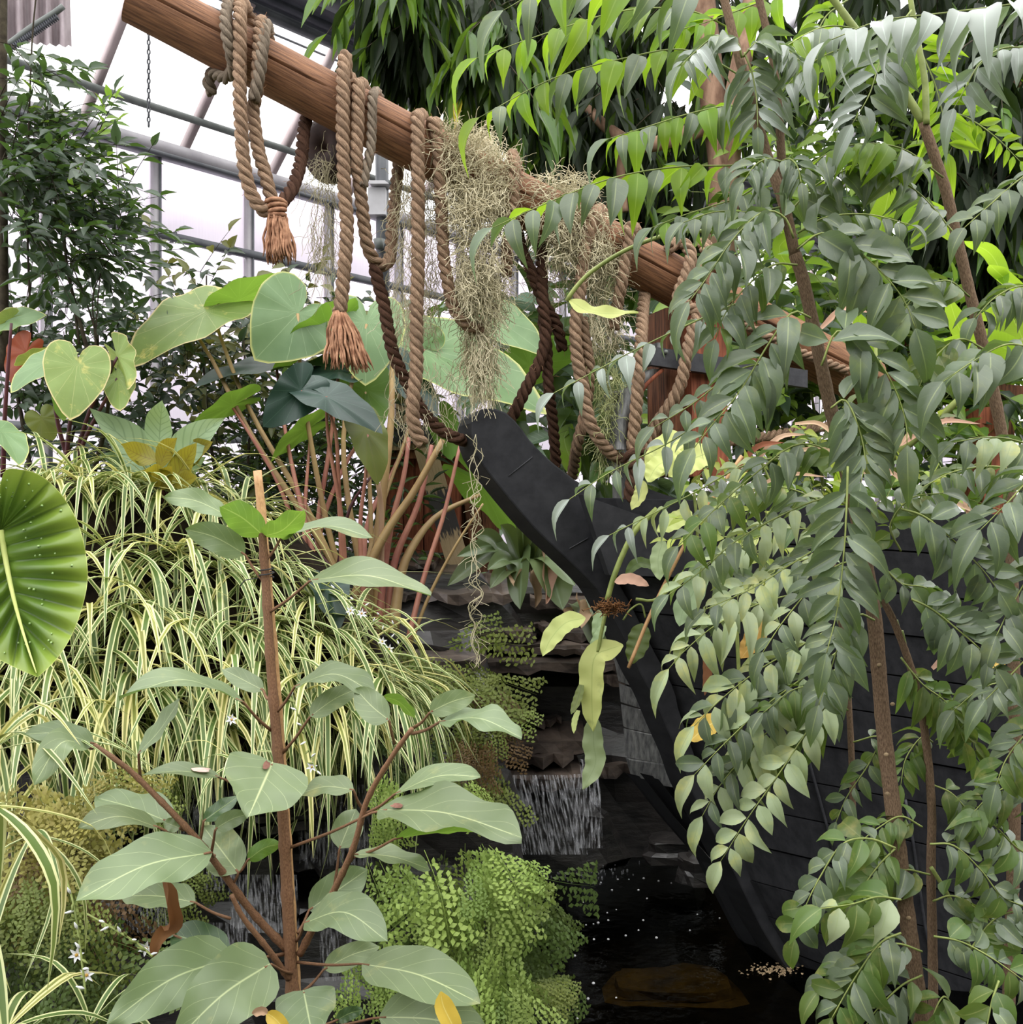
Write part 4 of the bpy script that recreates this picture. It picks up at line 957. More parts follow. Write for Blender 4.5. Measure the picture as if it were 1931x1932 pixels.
fern('bright green maidenhair fern cascading down the rock beside the pond', P(850, 1600, 3.0),
     [('dark',26,700,1600,980,1850,3.15,3.35,.25,(.1,-.3,-.9),1),('dark',16,880,1650,1040,1900,3.2,3.35,.22,(.3,-.3,-.9),15),('bright',17,690,1590,920,1650,2.85,3.05,.22,(.3,-.4,-.75),2),('bright',10,870,1590,950,1660,2.85,2.95,.17,(.45,-.4,-.7),3),('bright',3,985,1600,1010,1640,2.85,2.95,.16,(.35,-.3,-.9),17),('bright',15,780,1670,960,1770,2.8,2.95,.19,(.2,-.3,-.9),4),('bright',17,820,1770,960,1860,2.75,2.9,.17,(.0,-.35,-.9),5),('bright',14,850,1830,990,1890,2.75,2.9,.14,(.1,-.3,-.9),6),('olive',7,990,1840,1040,1900,2.9,3.0,.12,(.9,-.2,-.2),7),('bright',10,645,1770,760,1830,2.75,2.9,.14,(.05,-.3,-.95),8),('dark',10,980,1680,1040,1760,3.0,3.1,.17,(.6,-.2,-.7),9)])
fern('golden maidenhair fern on the rock face at the left edge', P(120, 1480, 2.5),
     [('gold',14,-10,1460,180,1530,2.45,2.6,.22,(.3,-.4,-.6),11),('rust',10,60,1530,210,1640,2.5,2.65,.18,(.1,-.3,-.8),12),('gold',9,-20,1560,90,1680,2.45,2.6,.18,(.1,-.3,-.85),13),('rust',8,140,1700,220,1790,2.55,2.65,.13,(.1,-.3,-.85),14),('gold',10,130,1440,250,1490,2.5,2.62,.15,(.5,-.3,-.4),16)])
fern('dark green maidenhair fern filling the lower left corner', P(120, 1750, 2.4),
     [('dark',27,-30,1690,240,1860,2.4,2.6,.20,(.1,-.4,-.8),21),('olive',14,-20,1640,160,1760,2.38,2.5,.17,(.1,-.3,-.85),22),('dark',18,-20,1840,300,1930,2.3,2.5,.17,(.1,-.4,-.7),23),('olive',7,300,1590,370,1700,2.8,2.9,.12,(.1,-.3,-.8),24),('olive',8,180,1440,330,1500,2.6,2.75,.13,(.3,-.3,-.5),25)])
fern('olive maidenhair fern growing on the rock shelf beside the upper ledge', P(830, 1240, 3.8),
     [('olive',14,740,1215,890,1250,3.75,3.95,.20,(.35,-.4,-.3),31),('bright',10,690,1235,800,1270,3.6,3.8,.15,(.0,-.4,-.1),32),('olive',18,780,1250,930,1340,3.7,3.9,.20,(.5,-.4,-.6),33),('rust',12,880,1290,950,1340,3.75,3.85,.15,(.6,-.3,-.7),34),('olive',20,820,1350,930,1470,3.6,3.8,.17,(.3,-.3,-.85),35),('rust',12,840,1380,930,1440,3.58,3.7,.13,(.1,-.3,-.85),36)])
fern('small bright maidenhair sprays hanging behind the fig branch', P(720, 1470, 2.9),
     [('bright',6,725,1452,748,1475,2.6,2.7,.13,(-.2,-.3,-.9),41),('bright',5,705,1510,730,1535,2.6,2.7,.12,(.0,-.3,-.9),42),('bright',6,850,1462,890,1480,2.9,3.0,.12,(.3,-.3,-.9),43)])
# cushion of fine clubmoss on the rock shelf
M_CM = leaf_mat('blue_green_clubmoss', lin(128,152,112), alt=lin(84,112,66), tf=.25, rough=.7, spec=.2, scale=14)
cm = Tm(OVATE, arch=.2, fold=.2, nv=2, nu=1); Ms = []; r = random.Random(8)
for i in range(5200):
    a = r.random(); x = 590+a*240; q = r.random(); y = 1385+q*70-(a-.5)*20+12*math.sin(x*.05); c = P(x, y, 3.95-.45*q)+Vector((0,-.02,.05*math.sin(x*.03)+.03*math.sin(x*.09+y*.1)))
    d = Vector((r.gauss(0,.6), r.gauss(-.4,.5), r.gauss(.7,.4))).normalized(); Ms.append(basis(c, d, Vector((r.gauss(0,1),-1,1)), r.uniform(.012,.024), .008))
tag(scatter('clubmoss_cushion', cm, Ms, M_CM), 'fine blue green clubmoss cushion on the rock shelf behind the fig branch', 'moss', kind='stuff')
Ms = []
for i in range(1500):
    c = P(r.uniform(520,720), r.uniform(1330,1400), r.uniform(3.75,4.0)); d = Vector((r.gauss(0,.6), r.gauss(-.4,.5), r.gauss(.7,.4))).normalized(); Ms.append(basis(c, d, Vector((r.gauss(0,1),-1,1)), r.uniform(.012,.024), .008))
tag(scatter('clubmoss_cushion', cm, Ms, M_CM), 'darker clubmoss patch on the rock left of the blue green cushion', 'moss', kind='stuff')

# ------------------------------------------------------------------ fig sapling in the foreground
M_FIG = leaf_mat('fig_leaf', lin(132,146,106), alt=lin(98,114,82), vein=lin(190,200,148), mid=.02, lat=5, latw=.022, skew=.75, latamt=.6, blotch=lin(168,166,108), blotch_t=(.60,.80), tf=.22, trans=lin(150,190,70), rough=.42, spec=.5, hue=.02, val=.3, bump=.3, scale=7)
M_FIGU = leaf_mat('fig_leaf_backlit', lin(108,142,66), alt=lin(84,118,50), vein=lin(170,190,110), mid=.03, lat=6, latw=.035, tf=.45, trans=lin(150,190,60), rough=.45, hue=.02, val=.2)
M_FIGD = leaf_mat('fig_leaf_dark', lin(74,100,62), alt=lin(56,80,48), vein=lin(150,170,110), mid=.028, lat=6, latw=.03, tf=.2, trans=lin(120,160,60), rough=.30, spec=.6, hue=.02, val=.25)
M_SPOT = solid_mat('brown_leaf_scar', lin(150,108,92), lin(104,70,58), rough=.9, scale=60)
M_PINK = solid_mat('pale_pink_leaf_scar', lin(228,196,184), lin(196,160,150), rough=.9, scale=60)
fig = thing('fig_sapling', 'young fig tree with leathery grey green leaves in the left foreground', 'tree', P(556, 1960, 2.0))
FY = 2.0
stem_px = [(495,1005,0),(503,1120,0),(511,1250,0),(523,1400,0),(535,1550,0),(543,1700,0),(551,1850,0),(556,1960,0)]
def fpt(x, y, dz=0): return P(x, y, FY+dz)
def branch(name, px, r0, r1, sides=8, mat='figstem', root=fig, nodes=True):
    q = smooth([fpt(*a) for a in px], 8*len(px)); n = len(q); rads = []
    for i in range(n):
        r = r0+(r1-r0)*i/(n-1); rads.append(r*(1.18 if (nodes and i % 6 == 3) else 1))
    mb = MB(); tube(mb, q, rads, sides); return mb.build(name, MT[mat], root)
branch('stem', stem_px, .0080, .0130, 10)
branch('branch', [(540,1789,-.0),(475,1719,-.03),(400,1618,-.08),(355,1564,-.1),(259,1466,-.12),(217,1432,-.13),(178,1405,-.13)], .0082, .0045)
branch('branch', [(545,1846,-.01),(509,1794,-.05),(460,1732,-.08),(437,1688,-.09)], .0066, .0045)
branch('branch', [(566,1800,.0),(592,1750,-.02),(625,1691,-.05),(667,1600,-.1),(693,1510,-.13),(737,1432,-.17),(778,1374,-.2)], .0076, .0042)
# base x,y tip x,y shown width, node x,y, mid lift px, dz base, dz tip, kind
FL = [((497,1010),(418,956),56,(497,1012),6,0,-.1,'u'),((497,1012),(573,962),44,(497,1014),-12,0,-.08,'u'),((427,971),(310,938),40,(470,1010),10,0,-.05,''),
 ((462,1045),(350,998),54,(500,1100),8,0,-.05,''),((534,1010),(705,1015),24,(500,1060),20,0,0,''),((588,1094),(813,1125),44,(504,1158),22,-.05,-.1,''),
 ((458,1323),(225,1318),28,(512,1378),36,-.08,-.2,''),((497,1302),(420,1262),36,(508,1320),0,.02,.05,''),((262,1421),(342,1316),24,(265,1465),-8,-.12,-.1,''),
 ((178,1403),(47,1385),38,(182,1410),10,-.13,-.2,''),((165,1408),(64,1481),46,(180,1408),38,-.13,-.25,''),((415,1465),(268,1461),22,(540,1525),8,-.05,-.1,'p'),
 ((515,1438),(469,1541),148,(530,1480),0,-.08,-.2,'s'),((318,1550),(184,1505),58,(345,1555),4,-.08,.05,''),((298,1560),(147,1563),36,(358,1580),20,-.12,-.2,''),
 ((340,1562),(309,1550),24,(352,1562),0,-.1,-.1,''),((385,1548),(450,1502),28,(378,1585),0,-.05,0,'d'),((407,1563),(470,1535),32,(398,1612),4,-.1,-.1,''),
 ((450,1646),(385,1560),78,(436,1672),0,-.07,.02,''),((468,1622),(532,1592),32,(450,1646),8,.02,.05,'u'),((399,1608),(141,1701),82,(405,1614),18,-.14,-.3,''),
 ((340,1596),(214,1624),38,(378,1590),12,.05,.1,'d'),((368,1702),(229,1690),50,(436,1733),6,-.0,.05,''),((432,1806),(322,1760),74,(540,1800),4,0,.06,'d'),
 ((436,1808),(200,1935),104,(540,1798),20,-.08,-.25,''),((510,1818),(320,1975),118,(555,1836),14,-.12,-.3,''),((558,1294),(712,1312),38,(521,1345),30,-.04,-.1,''),
 ((586,1351),(678,1298),40,(534,1420),6,-.05,0,''),((734,1358),(672,1300),52,(745,1402),-4,-.15,-.1,''),((723,1314),(784,1356),18,(734,1345),10,-.1,-.1,'u'),
 ((812,1343),(897,1312),38,(782,1372),4,-.2,-.22,''),((832,1361),(985,1392),36,(778,1384),18,-.2,-.3,''),((667,1490),(563,1498),34,(683,1524),10,-.1,-.05,''),
 ((641,1600),(672,1526),56,(632,1668),0,-.02,.03,''),((716,1527),(985,1580),72,(550,1598),16,-.15,-.32,'r'),((747,1497),(907,1465),34,(690,1535),16,-.1,-.15,''),
 ((748,1581),(965,1574),12,(664,1618),8,-.1,-.1,'u'),((668,1612),(812,1640),28,(660,1625),10,-.08,-.1,''),((584,1716),(694,1640),70,(562,1760),0,.04,.1,''),
 ((576,1740),(732,1776),70,(560,1775),34,-.08,-.2,''),((685,1818),(907,1893),84,(562,1815),14,-.08,-.2,''),((612,1828),(716,1786),44,(570,1872),6,.02,.06,''),
 ((573,1868),(592,1965),104,(562,1890),0,-.1,-.2,''),((717,1918),(925,1950),92,(560,1945),10,-.08,-.15,''),((635,1925),(686,1905),26,(570,1940),4,.1,.1,'d'),((330,1764),(296,1758),20,(420,1800),0,.05,.08,'d')]
rr = random.Random(5)
for (b, t, w, nd, lift, d0, d1, kd) in FL:
    B = fpt(b[0], b[1], d0); T_ = fpt(t[0], t[1], d1); mid = (B+T_)/2+Vector((0,0,lift/FOC*FY))
    L = (T_-B).length; wt = max(.40*L, w/FOC*FY); 
    q = smooth([B, mid, T_], 9); Lq = sum((q[i+1]-q[i]).length for i in range(8))
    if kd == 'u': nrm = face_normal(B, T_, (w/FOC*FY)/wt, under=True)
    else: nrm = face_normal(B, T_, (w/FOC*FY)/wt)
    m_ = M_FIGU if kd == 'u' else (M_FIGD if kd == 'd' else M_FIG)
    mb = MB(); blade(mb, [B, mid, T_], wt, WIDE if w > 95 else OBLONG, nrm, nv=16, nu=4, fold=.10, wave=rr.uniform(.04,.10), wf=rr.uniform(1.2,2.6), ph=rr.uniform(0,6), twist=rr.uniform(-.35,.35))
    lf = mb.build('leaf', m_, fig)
    nd_p = fpt(nd[0], nd[1], d0*.6 if abs(nd[0]-530) > 40 else 0)
    mb = MB(); tube(mb, smooth([nd_p, (nd_p+B)/2+Vector((0,0,-.004)), B, B+(mid-B)*.12], 8), taper(.0034,.0022,8), 6); mb.build('leaf_stalk', MT['figstem'], fig)
    if kd in 'prs' and kd:
        f0 = {'p': (.25,.2), 'r': (.13,-.15), 's': (.18,.18)}[kd]; c = q[int(f0[0]*8)]; dd = (T_-B).normalized(); ss = dd.cross(nrm)
        mb = MB(); n_ = 10; rad = {'p': .018, 'r': .013, 's': .011}[kd]
        c = c+ss*(f0[1]*wt*.3)+nrm*.006
        vv = [c+nrm*.002]+[c+dd*(math.cos(2*PI*k3/n_)*rad*(1+.3*math.sin(k3*2.1)))+ss*(math.sin(2*PI*k3/n_)*rad*.6) for k3 in range(n_)]
        mb.add(vv, [(0, 1+k3, 1+(k3+1) % n_) for k3 in range(n_)]); mb.build('leaf_scar', M_PINK if kd == 'p' else M_SPOT, fig, lf)
# dead leaf hanging from it
mb = MB(); blade(mb, [fpt(305,1655,-.1), fpt(316,1710,-.1), fpt(322,1745,-.08), fpt(300,1775,-.1), fpt(293,1808,-.1)], .034, OBLONG, Vector((.6,-.7,.2)), nv=16, fold=.5, wave=.12, twist=2.5); mb.build('dead_leaf', MT['deadleaf'], fig)
# bamboo cane
cane = thing('bamboo_cane', 'bamboo cane tied behind the fig stem', 'cane', P(566, 1960, 2.03))
q = smooth([P(486, 888, 2.03), P(497, 1000, 2.03), P(530, 1400, 2.03), P(566, 1960, 2.03)], 44); mb = MB(); tube(mb, q, [.0085*(1.15 if i % 5 == 3 else 1) for i in range(44)], 10); mb.build('shaft', MT['bamboo'], cane)
mb = MB(); c = P(503, 1090, 2.005); tube(mb, [c+Vector((math.cos(a)*.014, math.sin(a)*.022, .001*k3)) for k3, a in enumerate(np.linspace(0, 4*PI, 20))], .0016, 5); tube(mb, [c+Vector((-.014,-.01,0)), c+Vector((-.04,-.01,-.004)), c+Vector((-.05,-.01,-.016))], .0014, 4)
tag(mb.build('plant_tie', MT['black']), 'dark wire tie fastening the fig stem to its cane', 'tie')
for (pl, w, lb) in (([(832,1870),(836,1895),(850,1925),(868,1960)], 38, 'bright yellow leaf standing up at the bottom edge'), ([(503,1910),(520,1922),(545,1950)], 30, 'yellow leaf with a shrivelled tip at the bottom edge left of the stem')):
    mb = MB(); blade(mb, [P(a, b, 1.75) for a, b in pl], w/FOC*1.75, OBLONG, Vector((.3,-1,.2)), nv=10, fold=.25, wave=.05); tag(mb.build('yellow_leaf', MT['yellowleaf']), lb, 'leaf')
mb = MB(); blade(mb, [P(505,1912,1.74), P(495,1906,1.74), P(476,1912,1.74)], .014, OBLONG, Vector((.2,-1,.4)), nv=8, fold=.6, wave=.2); tag(mb.build('shrivelled_leaf', MT['deadpale']), 'shrivelled pinkish leaf curl at the bottom edge', 'leaf')

# ------------------------------------------------------------------ huge ribbed leaf at the left edge
M_BIG = leaf_mat('ribbed_giant_leaf', lin(86,118,44), alt=lin(64,96,40), vein=lin(196,208,116), mid=.025, lat=9, latw=.06, skew=.75, latamt=.18, blotch=lin(150,168,62), blotch_t=(.52,.72), tf=.28, trans=lin(140,180,50), rough=.33, spec=.55, quilt=2.4, bump=.1, edge=lin(170,186,90), scale=5)
bl = thing('ribbed_giant_leaf', 'huge ribbed heart shaped leaf at the left edge over the spider plants', 'leaf plant', P(0, 1000, 1.8))
mb = MB(); nA, nR = 200, 16; v = []; u = []; f = []
cx, cy = 2, 1000; tipx, tipy = 72, 1278
out = [(72,1278),(110,1240),(140,1190),(160,1130),(166,1080),(158,1020),(140,970),(110,925),(75,896),(40,886),(10,888),(-4,930),(-14,890),(-60,900),(-110,950),(-135,1020),(-130,1090),(-95,1160),(-40,1220),(20,1255),(72,1278)]
oq = smooth([Vector((a, 0, b)) for a, b in out], nA+1)
for i in range(nA+1):
    for j in range(nR+1):
        t = j/nR; aa = min(i, nA-i)/(nA*.5); kq = .72*max(0, 1-aa*1.55); sx0, sy0 = cx+(tipx-cx)*kq-6*math.sin(PI*kq), cy+(tipy-cy)*kq
        px = sx0+(oq[i].x-sx0)*t; py = sy0+(oq[i].z-sy0)*t
        rib = abs(math.sin(PI*(i/nA*22))); rr_ = .034*math.sin(PI*min(1, .06+.86*t))*rib**.65
        Yd = 1.85-.10*t*t*(1 if px > cx+(py-cy)*.25 else .8)+.10*abs((px-(cx+(py-cy)*.25))/150)**1.5*t
        v.append(P(px, py, Yd-rr_)); u.append((i/nA, t))
for i in range(nA):
    for j in range(nR): a = i*(nR+1)+j; f.append((a, a+1, a+nR+2, a+nR+1))
mb.add(v, f, u)
m, n, l = nt('giant_leaf_skin'); uv = N(n, 'ShaderNodeUVMap'); sp = N(n, 'ShaderNodeSeparateXYZ'); l.new(uv.outputs[0], sp.inputs[0])
ph = math_(n, l, 'FRACT', math_(n, l, 'MULTIPLY', sp.outputs[0], 22.0)); dv = math_(n, l, 'ABSOLUTE', math_(n, l, 'SUBTRACT', ph, .5))
geo = N(n, 'ShaderNodeNewGeometry'); nz = N(n, 'ShaderNodeTexNoise', Scale=9.0, Detail=4.0); l.new(geo.outputs['Position'], nz.inputs['Vector'])
c1 = mix_(n, l, nz.outputs[0], lin(72,106,40), lin(118,146,54)); c2 = mix_(n, l, math_(n, l, 'MULTIPLY', math_(n, l, 'SUBTRACT', sp.outputs[1], .45), 1.1, True), c1, lin(150,168,66))
vm = math_(n, l, 'MULTIPLY', math_(n, l, 'SUBTRACT', math_(n, l, 'MULTIPLY', dv, 2.0), .86), 7.0, True)
c3 = mix_(n, l, math_(n, l, 'MULTIPLY', vm, .5), c2, lin(52,84,34)); em = math_(n, l, 'MULTIPLY', math_(n, l, 'SUBTRACT', sp.outputs[1], .985), 60.0, True); c4 = mix_(n, l, em, c3, lin(190,200,110))
pb = N(n, 'ShaderNodeBsdfPrincipled', Roughness=.32); pb.inputs['Specular IOR Level'].default_value = .5; l.new(c4, pb.inputs['Base Color'])
tr = N(n, 'ShaderNodeBsdfTranslucent'); l.new(c4, tr.inputs[0]); ms = N(n, 'ShaderNodeMixShader', Fac=.25); l.new(pb.outputs[0], ms.inputs[1]); l.new(tr.outputs[0], ms.inputs[2]); ou = N(n, 'ShaderNodeOutputMaterial'); l.new(ms.outputs[0], ou.inputs[0])
mb.build('blade', m, bl)
mb = MB(); q = [P(cx+(tipx-cx)*t-8*math.sin(PI*t), cy+(tipy-cy)*t, 1.845-.10*t*t-.002) for t in np.linspace(0, .97, 14)]; tube(mb, q, taper(.006,.0012,14), 6); mb.build('midrib', solid_mat('pale_midrib', lin(206,214,132), lin(186,198,112), bump=0), bl)
mb = MB(); tube(mb, smooth([P(2,1000,1.86), P(-30,1100,1.95), P(-60,1400,2.1), P(-90,1900,2.2)], 14), .011, 8); mb.build('leaf_stalk', MT['twig_green'], bl)
r = random.Random(3); mb = MB()
for i in range(70):
    a = r.uniform(.0, 1); ii = int(a*nA); t = r.uniform(.3, .95); p = v[ii*(nR+1)+int(t*nR)]; 
    if p.x < -.95: continue
    tube(mb, [p+Vector((0,-.0015,.001)), p+Vector((0,-.003,-.002))], r.uniform(.0012,.0024), 5)
dr = mb.build('water_drops', MT['white_box'] if False else solid_mat('water_drop', lin(150,180,110), lin(130,160,90), rough=.05, spec=.9, bump=0), bl); dr['kind'] = 'stuff'
# ------------------------------------------------------------------ taro (elephant ear)
def heart(n=40, rings=5, cup=.12, wave=.02, seed=0, sinus=.14):
    r = random.Random(seed); tab = [(0,1.0),(8,.93),(20,.80),(40,.655),(65,.575),(95,.56),(125,.60),(148,.62),(162,.52),(173,.30),(180,sinus)]
    v = [(0,0,0)]; u = [(0,0)]; ph = r.uniform(0, 6)
    for j in range(1, rings+1):
        t = j/rings
        for i in range(n):
            a = -PI+2*PI*(i+.0)/n; ro = np.interp(abs(math.degrees(a)), [x for x, _ in tab], [y for _, y in tab])*t
            x, y = math.sin(a)*ro, math.cos(a)*ro
            z = cup*abs(x)*1.2-.16*max(0, y)**2-.10*max(0, -y)**1.5+wave*math.sin(a*7+ph)*t*t
            v.append((x, y, z)); u.append((abs(a)/PI, t))
    f = [(0, 1+i, 1+(i+1) % n) for i in range(n)]
    for j in range(rings-1):
        for i in range(n): a = 1+j*n+i; b = 1+j*n+(i+1) % n; f.append((a, a+n, b+n, b))
    return np.array(v, dtype=np.float32), f, np.array(u, dtype=np.float32)
def taro_mat(name, c, a, vein, tf, trans, rough=.45, blotch=None, edge=None, spec=.45):
    m, n, l = nt(name); uv = N(n, 'ShaderNodeUVMap'); sp = N(n, 'ShaderNodeSeparateXYZ'); l.new(uv.outputs[0], sp.inputs[0])
    geo = N(n, 'ShaderNodeNewGeometry'); nz = N(n, 'ShaderNodeTexNoise', Scale=5.0, Detail=5.0); l.new(geo.outputs['Position'], nz.inputs['Vector'])
    base = mix_(n, l, math_(n, l, 'MULTIPLY', math_(n, l, 'SUBTRACT', nz.outputs[0], .3), 2.2, True), c, tuple(x*.8 for x in a[:3])+(1,))
    if blotch:
        n2 = N(n, 'ShaderNodeTexNoise', Scale=11.0, Detail=6.0, Roughness=.7); l.new(geo.outputs['Position'], n2.inputs['Vector'])
        base = mix_(n, l, math_(n, l, 'MULTIPLY', math_(n, l, 'SUBTRACT', n2.outputs[0], .58), 9.0, True), base, blotch)
    ph = math_(n, l, 'FRACT', math_(n, l, 'ADD', math_(n, l, 'MULTIPLY', sp.outputs[0], 8.0), .5)); dv = math_(n, l, 'ABSOLUTE', math_(n, l, 'SUBTRACT', ph, .5))
    wv = math_(n, l, 'DIVIDE', .016, math_(n, l, 'ADD', sp.outputs[1], .12)); vm = math_(n, l, 'SUBTRACT', 1.0, math_(n, l, 'DIVIDE', dv, wv), True)
    base = mix_(n, l, math_(n, l, 'MULTIPLY', vm, .75), base, vein)
    if edge: base = mix_(n, l, math_(n, l, 'MULTIPLY', math_(n, l, 'SUBTRACT', sp.outputs[1], .955), 30.0, True), base, edge)
    pb = N(n, 'ShaderNodeBsdfPrincipled', Roughness=rough); pb.inputs['Specular IOR Level'].default_value = spec; l.new(base, pb.inputs['Base Color'])
    tr = N(n, 'ShaderNodeBsdfTranslucent'); l.new(mix_(n, l, .6, base, trans), tr.inputs[0])
    ms = N(n, 'ShaderNodeMixShader', Fac=tf); l.new(pb.outputs[0], ms.inputs[1]); l.new(tr.outputs[0], ms.inputs[2]); ou = N(n, 'ShaderNodeOutputMaterial'); l.new(ms.outputs[0], ou.inputs[0]); return m
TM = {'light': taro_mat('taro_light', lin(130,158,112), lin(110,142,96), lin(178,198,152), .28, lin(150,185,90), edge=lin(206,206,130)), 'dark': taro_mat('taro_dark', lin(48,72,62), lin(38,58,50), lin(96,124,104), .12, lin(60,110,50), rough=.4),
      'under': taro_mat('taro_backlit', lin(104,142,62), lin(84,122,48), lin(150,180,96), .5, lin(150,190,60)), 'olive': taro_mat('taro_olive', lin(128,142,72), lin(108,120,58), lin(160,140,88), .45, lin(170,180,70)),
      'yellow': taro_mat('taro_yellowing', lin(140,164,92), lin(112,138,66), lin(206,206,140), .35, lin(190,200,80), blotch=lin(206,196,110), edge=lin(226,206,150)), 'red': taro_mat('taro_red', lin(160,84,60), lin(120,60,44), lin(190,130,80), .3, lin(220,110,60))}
HV = [heart(seed=i, wave=.022+.014*i, cup=.06+.08*i) for i in range(3)]
def taro_leaf(root, a, t, w, Ya, Yt, mat, under=False, side=1, var=0, nm='leaf', tilt=None):
    """a: where the stalk joins, t: tip, w: shown full width in px"""
    A = P(a[0], a[1], Ya); T_ = P(t[0], t[1], Yt); L = (T_-A).length; Wt = max(.85*L, w/FOC*Ya); ratio = (w/FOC*Ya)/Wt
    nrm = tilt if tilt else face_normal(A, T_, ratio, under=under)
    va, f, u = HV[var]; me = mesh_from(nm, va, f, u, TM[mat])
    return inst(nm, me, basis(A, T_-A, nrm, L, Wt/1.16), root)
taro = thing('taro_plant', 'tall taro clump with big heart leaves on pinkish stalks behind the ropes', 'taro', P(690, 1190, 4.3))
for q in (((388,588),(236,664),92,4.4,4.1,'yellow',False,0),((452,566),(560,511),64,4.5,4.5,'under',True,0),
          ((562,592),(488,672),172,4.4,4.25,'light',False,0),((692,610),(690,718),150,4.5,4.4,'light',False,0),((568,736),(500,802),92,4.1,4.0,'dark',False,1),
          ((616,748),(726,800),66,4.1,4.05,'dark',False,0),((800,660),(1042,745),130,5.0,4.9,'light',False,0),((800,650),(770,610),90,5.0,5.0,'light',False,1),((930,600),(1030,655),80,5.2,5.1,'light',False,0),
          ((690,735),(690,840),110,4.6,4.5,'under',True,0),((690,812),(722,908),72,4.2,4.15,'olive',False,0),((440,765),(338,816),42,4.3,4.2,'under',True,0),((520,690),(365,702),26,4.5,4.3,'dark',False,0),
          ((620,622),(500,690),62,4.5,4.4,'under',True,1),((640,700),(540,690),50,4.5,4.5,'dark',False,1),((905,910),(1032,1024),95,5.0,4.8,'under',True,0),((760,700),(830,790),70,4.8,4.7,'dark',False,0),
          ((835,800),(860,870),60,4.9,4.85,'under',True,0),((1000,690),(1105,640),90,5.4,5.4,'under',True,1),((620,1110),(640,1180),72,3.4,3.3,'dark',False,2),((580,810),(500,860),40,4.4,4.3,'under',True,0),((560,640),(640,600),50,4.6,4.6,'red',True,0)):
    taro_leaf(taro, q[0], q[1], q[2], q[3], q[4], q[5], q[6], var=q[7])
def stalk(root, px, Y0, Y1, r0, r1, mat, nm='leaf_stalk', n=14, sides=7):
    k3 = len(px); q = smooth([P(a, b, Y0+(Y1-Y0)*i/(k3-1)) for i, (a, b) in enumerate(px)], n); mb = MB(); tube(mb, q, taper(r0, r1, n), sides); return mb.build(nm, MT[mat], root)
for px, Y1, r0, r1, mt in (([(688,1190),(610,1030),(480,830),(390,660),(342,600)],4.4,.016,.008,'petiole_tan'),([(670,1170),(590,980),(470,770),(398,585)],4.45,.015,.008,'petiole_tan'),
     ([(672,1160),(620,1000),(572,740),(562,592)],4.4,.014,.008,'petiole_tan'),([(650,1150),(640,930),(628,790),(568,738)],4.1,.013,.006,'petiole_pink'),([(655,1170),(645,980),(620,830),(616,748)],4.1,.013,.006,'petiole_pink'),
     ([(716,1190),(716,1000),(738,800),(740,660)],4.5,.024,.012,'petiole_tan'),([(640,1190),(720,1020),(780,930),(836,830)],4.3,.022,.014,'petiole_tan'),([(712,1195),(735,1010),(762,900),(772,826)],4.4,.016,.010,'petiole_pink'),
     ([(742,1190),(758,1080),(786,1020),(830,970),(905,934)],4.6,.024,.010,'petiole_tan'),([(728,1195),(745,1060),(790,950),(815,840)],4.5,.018,.010,'petiole_pink'),([(768,1218),(800,1090),(838,970),(868,842)],4.4,.012,.008,'petiole_pink'),
     ([(772,1222),(812,1120),(860,1030),(912,950)],4.3,.008,.005,'petiole_tan'),([(690,1195),(680,1000),(690,900),(694,820)],4.2,.012,.006,'petiole_pink'),([(600,1170),(560,1010),(520,900),(440,770)],4.3,.013,.006,'petiole_pink'),
     ([(610,1170),(600,1000),(620,860),(640,702)],4.5,.014,.008,'petiole_pink'),([(625,1180),(570,960),(540,820),(522,692)],4.5,.012,.007,'petiole_pink'),([(700,1195),(690,1000),(760,850),(800,660)],5.0,.014,.008,'petiole_pink'),
     ([(700,1200),(700,980),(690,740)],4.6,.012,.008,'petiole_tan'),([(705,1190),(660,960),(650,800),(692,612)],4.5,.015,.008,'petiole_tan'),([(720,1100),(720,970),(714,912)],4.2,.012,.012,'deadpale'),([(640,1180),(600,1040),(640,900),(700,800),(760,700)],4.8,.012,.007,'petiole_pink'),
     ([(590,1160),(575,1000),(585,830)],4.4,.013,.006,'petiole_pink'),([(620,1180),(640,1060),(660,960),(700,900)],4.3,.011,.006,'maroon'),([(660,1190),(630,1080),(560,1000)],4.3,.010,.005,'maroon'),([(680,1190),(690,1080),(720,960),(790,760)],4.7,.012,.006,'petiole_tan'),([(575,1150),(540,1050),(500,980)],4.3,.009,.005,'petiole_pink')):
    stalk(taro, px, 4.25+rnd.uniform(-.1,.1), Y1, r0*1.1, r1*.9, mt)
# yellowing small taro at the left
t2 = thing('yellowing_taro', 'small yellowing taro with blotched heart leaves at the left', 'taro', P(150, 905, 3.7))
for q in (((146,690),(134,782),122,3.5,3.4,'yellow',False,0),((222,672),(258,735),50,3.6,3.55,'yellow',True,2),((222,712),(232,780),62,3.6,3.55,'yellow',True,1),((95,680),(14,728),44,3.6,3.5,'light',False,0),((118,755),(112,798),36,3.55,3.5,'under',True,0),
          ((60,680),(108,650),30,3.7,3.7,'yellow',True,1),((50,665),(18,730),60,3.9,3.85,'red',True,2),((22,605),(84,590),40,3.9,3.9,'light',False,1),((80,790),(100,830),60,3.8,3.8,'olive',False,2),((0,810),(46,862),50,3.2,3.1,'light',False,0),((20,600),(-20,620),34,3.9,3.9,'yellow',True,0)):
    taro_leaf(t2, *q[:5], q[5], q[6], var=q[7])
